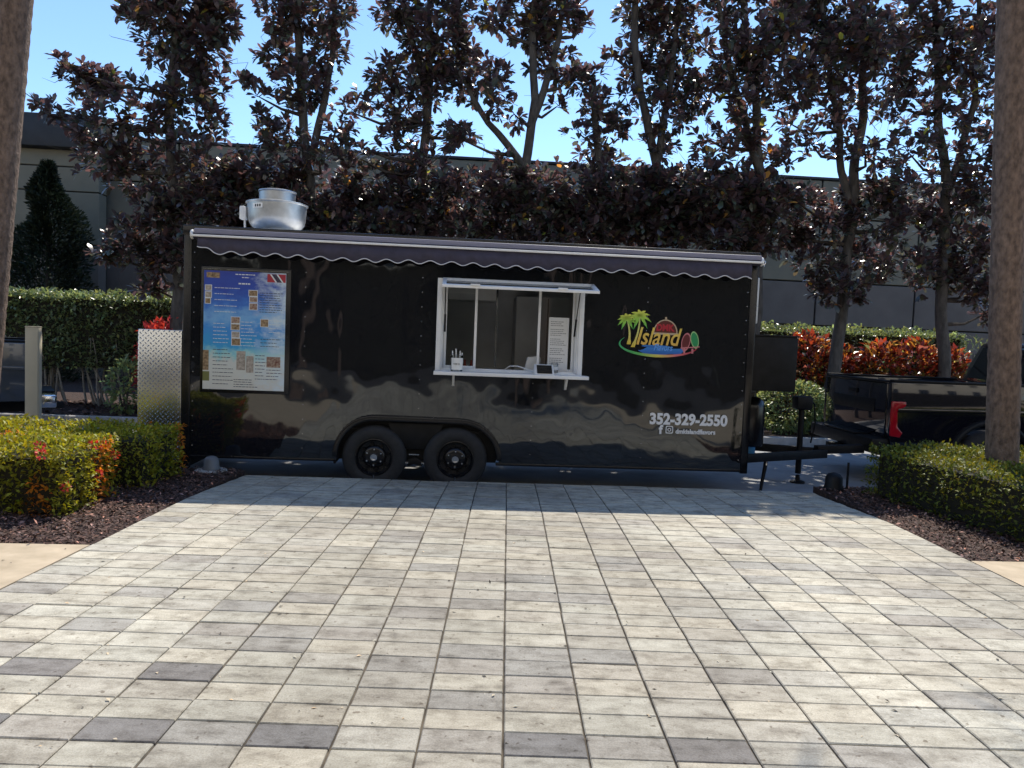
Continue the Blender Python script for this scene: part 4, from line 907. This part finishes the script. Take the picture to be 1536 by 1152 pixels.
# ---- magnolias
def magnolia(name, trunks, clumps, label, n0, dens=1.0, base=None):
    b0 = trunks[0][0]; g = on_n(b0[0], b0[1], n0); s0 = (g-O4).dot(U4)
    root = empty(name, sn(s0, n0, -.1), A4); tag(root, label, 'tree', 'magnolia trees along the planting bed')
    inv = root.matrix_basis.inverted()
    def loc(px_, py_, dn=0): return inv @ on_n(px_, py_, n0+dn)
    tk = MB(); nodes = []
    for ti, tr in enumerate(trunks):
        pts = [loc(x, y, dn) for x, y, dn in [(q[0], q[1], q[2] if len(q) > 2 else 0) for q in tr]]
        rb = .125 if ti == 0 else .075
        if ti == 0: pts = [Vector((pts[0].x-.03, 0, -.08))]+pts
        pp = []
        for a_, c_ in zip(pts[:-1], pts[1:]):
            m_ = max(2, int((c_-a_).length/.22))
            for k in range(m_): pp.append(a_.lerp(c_, k/m_))
        pp.append(pts[-1]); pp = [p+wob(p+Vector((s0, 0, 0)), 1.1)*.06*min(1, k/3) for k, p in enumerate(pp)]
        tp = len(pp); rr2 = [rb*(1-.6*k/tp)*(1+.35*max(0, 1-k/2.5)*(ti == 0)) for k in range(tp)]
        tk.tube(pp, rr2, 10); nodes += [(p, r_) for p, r_ in zip(pp, rr2)]
    tk.build('trunk', K['bark'], root, smooth=True)
    br = MB(); Pl, Dl, Ll = [], [], []
    for (cx, cy, rx, ry) in clumps:
        dn = random.uniform(-.4, .4); c = loc(cx, cy, dn); k_ = (c-loc(cx+1, cy, dn)).length
        Rx, Rz = rx*k_*1.04, ry*k_*1.04; Ry = min(.6, (Rx+Rz)*.45)
        near_ = min(nodes, key=lambda q: (q[0]-c).length+1.2*max(0, q[0].z-c.z+.2))
        p0 = near_[0]; mid = p0.lerp(c, .5)+Vector((random.gauss(0, .08), random.gauss(0, .08), -.1)); br.tube([p0, p0.lerp(mid, .5), mid, mid.lerp(c, .6), c], [min(.045, near_[1]*.5), .035, .026, .018, .01], 6)
        m_ = max(6, int(math.pi*rx*ry/66*dens*(.52 if 135 < cy < 262 else .98)))
        d = rnd_dir(m_); rad = rng.random(m_)**.42
        C = np.array(c)+d*rad[:, None]*np.array([Rx, Ry, Rz])
        C += np.array([wob(Vector(p)+Vector((s0, 0, 0)), 2.2) for p in C])*.16
        ax = (C-np.array(c))*1.1/max(Rx, Rz)+np.array([0, 0, .45])+rng.normal(0, .35, (m_, 3)); ax /= np.linalg.norm(ax, axis=1)[:, None]
        for q in range(m_):
            nl = int(rng.integers(6, 11)); a0 = rng.uniform(0, 6.28); A = ax[q]; e1 = np.cross(A, [.3, .9, .2]); e1 /= np.linalg.norm(e1); e2 = np.cross(A, e1)
            th = a0+np.arange(nl)*2.4; op = rng.uniform(.5, 1.25, nl)
            Dq = (e1*np.cos(th)[:, None]+e2*np.sin(th)[:, None])*np.sin(op)[:, None]+A*np.cos(op)[:, None]
            Pl.append(C[q]+Dq*.012-A*(np.arange(nl)*.008)[:, None]); Dl.append(Dq); Ll.append(rng.uniform(.12, .2, nl))
            if q % 12 == 0:
                tw = Vector(C[q]); br.tube([c.lerp(tw, .15), c.lerp(tw, .6)+Vector((0, 0, -.04)), tw], [.009, .006, .004], 4, caps=False)
        for q in range(max(1, int(rx/26))):              # bare crooked twigs poking out
            a_ = random.uniform(0, 6.28); e = c+Vector((math.cos(a_)*Rx*1.25, random.gauss(0, .2), math.sin(a_)*Rz*1.2)); m1 = c.lerp(e, .6)+Vector((random.gauss(0, .1), 0, random.gauss(0, .1)))
            br.tube([c, m1, e, e+Vector((random.gauss(0, .12), 0, random.gauss(.05, .12)))], [.009, .006, .004, .002], 4, caps=False)
    tag(br.build('branches', K['bark_dark'], root, smooth=True), kind='stuff')
    P = np.concatenate(Pl); D = np.concatenate(Dl); L = np.concatenate(Ll); n = len(P)
    up = np.tile([0, 0, 1.], (n, 1))+rnd_dir(n)*.35
    t = tints(n, .45, .12); gr = rng.random(n) < .3; t[gr] *= np.array([.8, 1.35, .9]); yl = rng.random(n) < .012; t[yl] *= np.array([5, 4.5, 1])
    tag(leaf_mesh('crown', P, D, up, L, L*rng.uniform(.38, .54, n), t, K['mag'], root, fold=.10, droop=.10, blade=True), kind='stuff')
    return root, n
band = lambda *xs: [(x+d, y+random.uniform(-8, 8), 44, 34) for x in xs for d, y in ((-14, 286), (14, 318), (-6, 350))]
MT = [
 ('magnolia broad and bushy, rising left of the exhaust fan', [[(268, 430), (262, 300), (252, 180), (262, 60), (258, -70)]],
  [(270,50,80,62),(325,28,36,42),(205,22,34,28),(255,-30,70,40),(108,108,26,22),(150,132,48,28),(88,168,26,18),(180,180,80,42),(262,150,70,46),(306,128,32,34),(225,250,98,50),(150,235,50,28),(292,235,52,44),(208,372,46,22),(252,318,56,40),(302,300,46,38),(190,345,34,18),(325,190,26,28),(330,330,30,20),(60,155,14,12),(345,265,36,34),(238,402,42,22),(272,372,30,36),(168,384,28,14),(225,430,26,12)]),
 ('magnolia narrow, standing right behind the exhaust fan', [[(478, 420), (462, 260), (452, 130), (440, -60)], [(462, 260), (500, 90), (505, -60)]],
  [(428,18,48,36),(500,12,28,32),(430,-40,50,35),(422,78,30,34),(490,72,28,42),(452,128,44,38),(432,198,48,38),(362,116,15,12),(388,145,22,16),(505,192,24,22),(478,236,44,28),(402,250,52,36),(400,196,26,24)]+band(420,470,380)),
 ('magnolia with a straight dark trunk, its crown open to the sky', [[(632, 430), (634, 300), (640, 150), (646, -60)], [(640, 150), (615, 40), (590, -50)]],
  [(598,8,40,22),(688,8,46,22),(592,40,22,18),(655,62,48,40),(582,106,26,26),(688,78,30,38),(640,118,48,38),(556,152,30,16),(526,168,30,14),(606,158,46,34),(702,122,34,28),(540,238,24,22),(520,212,16,16),(664,196,34,18),(600,210,40,50),(690,195,26,20),(640,250,40,24),(655,-40,60,35)]+band(530,590,650)),
 ('magnolia forking low into two stems behind the serving window', [[(780, 430), (786, 250), (800, 150), (802, -60)], [(786, 250), (735, 185), (690, 110)], [(795, 190), (840, 60), (850, -50)]],
  [(822,12,50,32),(865,38,22,16),(768,0,24,22),(742,30,22,20),(800,40,36,30),(836,100,42,22),(862,112,20,14),(742,150,28,20),(728,118,34,24),(690,208,40,24),(752,238,16,12),(812,62,30,20),(835,160,16,10),(810,-40,50,30),(772,172,16,22)]+band(710,770,830)),
 ('small low magnolia with its crown below its neighbours', [[(908, 430), (902, 260), (892, 150), (890, 112)]],
  [(884,122,18,18),(892,150,28,22),(902,172,36,24),(868,200,24,16),(912,205,30,28),(904,240,34,22),(938,146,20,16),(930,180,18,20)]+band(890,930)),
 ('magnolia tall and dense, behind the coloured emblem', [[(988, 430), (984, 250), (958, 140), (948, -60)], [(984, 250), (1008, 120), (1020, -60)]],
  [(958,18,36,32),(1002,44,52,50),(955,92,28,34),(1012,118,50,42),(988,168,44,34),(922,88,16,12),(1030,170,30,24),(990,225,36,30),(985,-40,60,36),(1020,0,34,30)]+band(975,1030,1010)),
 ('magnolia with loose crown, above the front end of the trailer', [[(1135, 430), (1140, 260), (1128, 120), (1112, -60)], [(1140, 260), (1100, 130), (1075, -20)]],
  [(1086,14,32,22),(1062,132,32,22),(1102,96,40,30),(1126,56,36,36),(1122,156,50,34),(1056,205,26,20),(1104,200,44,24),(1152,226,44,34),(1050,68,16,14),(1150,112,36,40),(1170,30,34,40),(1110,-35,60,36),(1060,248,34,18),(1090,250,30,20)]+band(1085,1140,1110)),
 ('magnolia with a pale leaning trunk, beside the front cabinet', [[(1243, 600), (1262, 480), (1276, 330), (1290, 200), (1302, -60)], [(1276, 330), (1252, 160), (1228, -60)]],
  [(1196,40,42,42),(1246,22,44,40),(1202,120,42,42),(1296,60,60,52),(1296,146,52,42),(1216,215,30,22),(1298,228,46,32),(1240,328,52,26),(1228,398,44,24),(1290,388,52,30),(1262,436,44,24),(1322,408,26,20),(1186,186,28,24),(1250,88,40,44),(1260,-40,80,36),(1250,170,30,40),(1190,300,44,30),(1290,300,40,34),(1200,350,30,18),(1335,330,40,34),(1330,285,40,30),(1180,345,34,20),(1205,-95,60,26),(1255,-112,46,22),(1150,-100,30,18)]),
 ('magnolia with lichen pale trunk, left of the right palm', [[(1416, 560), (1413, 450), (1418, 300), (1408, 150), (1398, -60)], [(1418, 300), (1460, 150), (1470, -60)]],
  [(1380,28,58,44),(1436,78,52,52),(1352,98,34,44),(1402,158,60,52),(1462,148,36,54),(1424,248,60,44),(1362,228,34,36),(1462,298,44,44),(1402,328,52,34),(1402,408,52,34),(1452,428,34,28),(1482,378,36,36),(1382,398,30,24),(1475,50,36,44),(1420,-40,80,36),(1490,220,30,50),(1345,160,26,36),(1480,470,20,14),(1345,300,30,34),(1450,370,40,30),(1480,440,30,22)]),
 ('magnolia at the far right, beyond the right palm', [[(1590, 560), (1585, 300), (1580, 100), (1575, -60)]],
  [(1560,40,44,44),(1580,130,50,46),(1560,230,44,44),(1590,310,50,44),(1600,20,50,44),(1545,310,30,34),(1540,160,22,36),(1600,400,50,34)]),
]
for i, (lb_, tr, cl, *_) in enumerate(MT):
    if i >= 0: magnolia('magnolia_tree', tr, cl, lb_, 5.25+.25*((i*7) % 3), dens=1.0)

# ---- palms beside the drive
def palm(base, top, r0, r1, label, hgt):
    root = empty('palm_tree', base); tag(root, label, 'palm tree', 'palms flanking the drive')
    b0 = Vector((0, 0, -.05)); d = (Vector(top)-Vector(base)); d = d/d.z
    n = 150; pp = []; rr2 = []
    for k in range(n):
        z = -.05+hgt*k/(n-1); pp.append(d*z); rg = 1+.018*(1 if k % 2 == 0 else -.6)+random.gauss(0, .010)
        rr2.append((r0+(r1-r0)*k/(n-1))*rg*(1+.25*math.exp(-max(0, z)/.15)))
    MB().tube(pp, rr2, 20).build('trunk', K['palm'], root, smooth=True)
    c = pp[-1]; Pl, Dl = [], []
    rb = MB()
    for k in range(22):
        a_ = k*2.4; el = R(70-k*5); L_ = 2.0; prev = c; pts = [c]
        for t in range(1, 9):
            s_ = t/8; rad = L_*s_*math.cos(el)+.2*s_; pts.append(c+Vector((math.cos(a_)*rad, math.sin(a_)*rad, L_*s_*math.sin(el)-1.1*s_*s_)))
        rb.tube(pts, [.03, .026, .022, .018, .015, .012, .009, .006, .003], 5)
        for t in range(1, 9):
            for h_ in (0, .33, .66):
                p = pts[t-1].lerp(pts[t], h_); dr = (pts[t]-pts[t-1]).normalized(); sd_ = dr.cross(Vector((0, 0, 1))).normalized()
                for s2 in (-1, 1): Pl.append(p); Dl.append(dr*.5+sd_*s2+Vector((0, 0, -.35)))
    rb.build('frond_ribs', K['bark_dark'], root, smooth=True)
    m_ = len(Pl); tag(leaf_mesh('crown', np.array(Pl), np.array(Dl), np.tile([0, 0, 1.], (m_, 1)), rng.uniform(.4, .6, m_), np.full(m_, .04), tints(m_, .3), K['vib'], root), kind='stuff')
q = on_y(-36, 640, 7.6); q2 = on_y(30, 0, 7.6); palm((q.x, 7.6, -.02), (q2.x, 7.55, q2.z), .145, .135, 'brown palm trunk leaning over the flowering hedge, near the beige post', 9.5)
q = on_y(1507, 690, 7.0); q2 = on_y(1520, 0, 7.0); palm((q.x, 7.0, -.02), (q2.x, 7.0, q2.z), .135, .125, 'brown palm trunk rising from the clipped green hedge by the black pickup', 9.5)

# ---- mulch chips, leaf litter
def chips(name, xr, yr, n, L, mt, label_kind, zf, keep=None, tvar=.6):
    X = rng.uniform(*xr, n); Y = rng.uniform(*yr, n)
    if keep is not None: k = np.array([keep(x, y) for x, y in zip(X, Y)]); X, Y = X[k], Y[k]; n = len(X)
    P = np.stack([X, Y, zf+rng.uniform(0, .02, n)], 1); D = rnd_dir(n); D[:, 2] *= .35; ln = rng.uniform(.5, 1.5, n)*L
    o = leaf_mesh(name, P, D, np.tile([0, 0, 1.], (n, 1))+rnd_dir(n)*.5, ln, ln*rng.uniform(.25, .6, n), tints(n, tvar, .1)*np.where(rng.random(n)[:, None] < .09, 4.2, 1), mt, droop=.05)
    return tag(o, kind='stuff')
kp = lambda x, y: y > bedline(x)+.01 and y < far_edge(x)-.02 and not (XL-.015 < x < XR+.015)
chips('mulch_chips', (-4.6, XL), (4.7, 7.8), 15000, .034, K['chip'], '', -.015, kp)
chips('mulch_chips', (XR, 5.4), (4.9, 8.1), 15000, .034, K['chip'], '', -.015, kp)
mc = chips('mulch_chips', (-11, -3.5), (12.0, 14.6), 2500, .09, K['chip'], '', -.09, lambda x, y: (Vector((x, y, 0))-O4).dot(N4) > 4.6)
P = []; n = 260
for k in range(n): P.append((random.uniform(XL, XR), random.choice([random.uniform(2.3, 7.2), random.uniform(2.3, 4.5)]), .002))
P = np.array(P); D = rnd_dir(n); D[:, 2] *= .12; ln = rng.uniform(.008, .03, n)
t = tints(n, .3, .1); t[rng.random(n) < .45] *= .12
tag(leaf_mesh('leaf_litter', P, D, np.tile([0, 0, 1.], (n, 1))+rnd_dir(n)*.2, ln, ln*.45, t, K['litter'], droop=.05), kind='stuff')
n = 500; P = np.stack([rng.uniform(-9, -2.7, n), rng.uniform(2.6, 4.8, n), np.full(n, -.001)], 1); D = rnd_dir(n); D[:, 2] *= .1; ln = rng.uniform(.01, .035, n); tt = tints(n, .3, .1)*.25
tag(leaf_mesh('leaf_litter', P, D, np.tile([0, 0, 1.], (n, 1)), ln, ln*.5, tt, K['litter']), kind='stuff')

# ================================================================== ACROSS THE DRIVE (behind the camera; hedge and palms added for the trailer's gloss to mirror)
sheet('drive_asphalt', [(-40, -9), (44, -9), (44, -2.2), (-40, -2.2)], -.5, -.03, mat('dark_asphalt', (.045, .044, .043), .9, var=.2, vscale=3, kind='World'))
hedge('added_dark_hedge', ((0, 0, 0), 0), -22, 22, -11.8, -9.6, -.1, 4.4, 30000, .16, K['conif'], 'tall dark hedge added behind the camera, mirrored in the trailer side', rough=.25)  # unseen hedge, put in so the gloss has something dark to reflect
palm((-3.6, -4.4, -.03), (-3.7, -4.4, 9), .17, .15, 'palm added behind the camera, mirrored left of the serving window', 9)  # unseen palms, put in as trunk reflections for the trailer side
palm((2.9, -5.2, -.03), (3.0, -5.2, 9), .17, .15, 'palm added behind the camera, mirrored beside the coloured emblem', 9)
palm((4.3, -6.4, -.03), (4.2, -6.4, 9), .17, .15, 'palm added behind the camera, mirrored at the front end of the trailer', 9)

# unseen building added to bounce warm sunlight onto the trailer's shaded side
RB = empty('bounce_building', (0, -13, -.1)); tag(RB, 'unseen cream building added beyond the tall hedge to bounce sunlight', 'building')
cr = mat('cream_stucco', (.66, .58, .46), .85, var=.06, vscale=.8, kind='World')
box('wall', cr, RB, -34, 34, -6, 0, 0, 15.5, bevel=.03); box('parapet', cr, RB, -34.2, 34.2, -6.2, .2, 15.502, 16.2, bevel=.03)
for fl in range(4):
    for k in range(14):
        x = -31+k*4.6
        wn = box('window', K['darkglass'], RB, x, x+1.5, .01, .04, 1.2+fl*3.7, 2.8+fl*3.7, bevel=0); box('sill', cr, wn, x-.1, x+1.6, .0405, .16, 1.08+fl*3.7, 1.19+fl*3.7, bevel=.01)
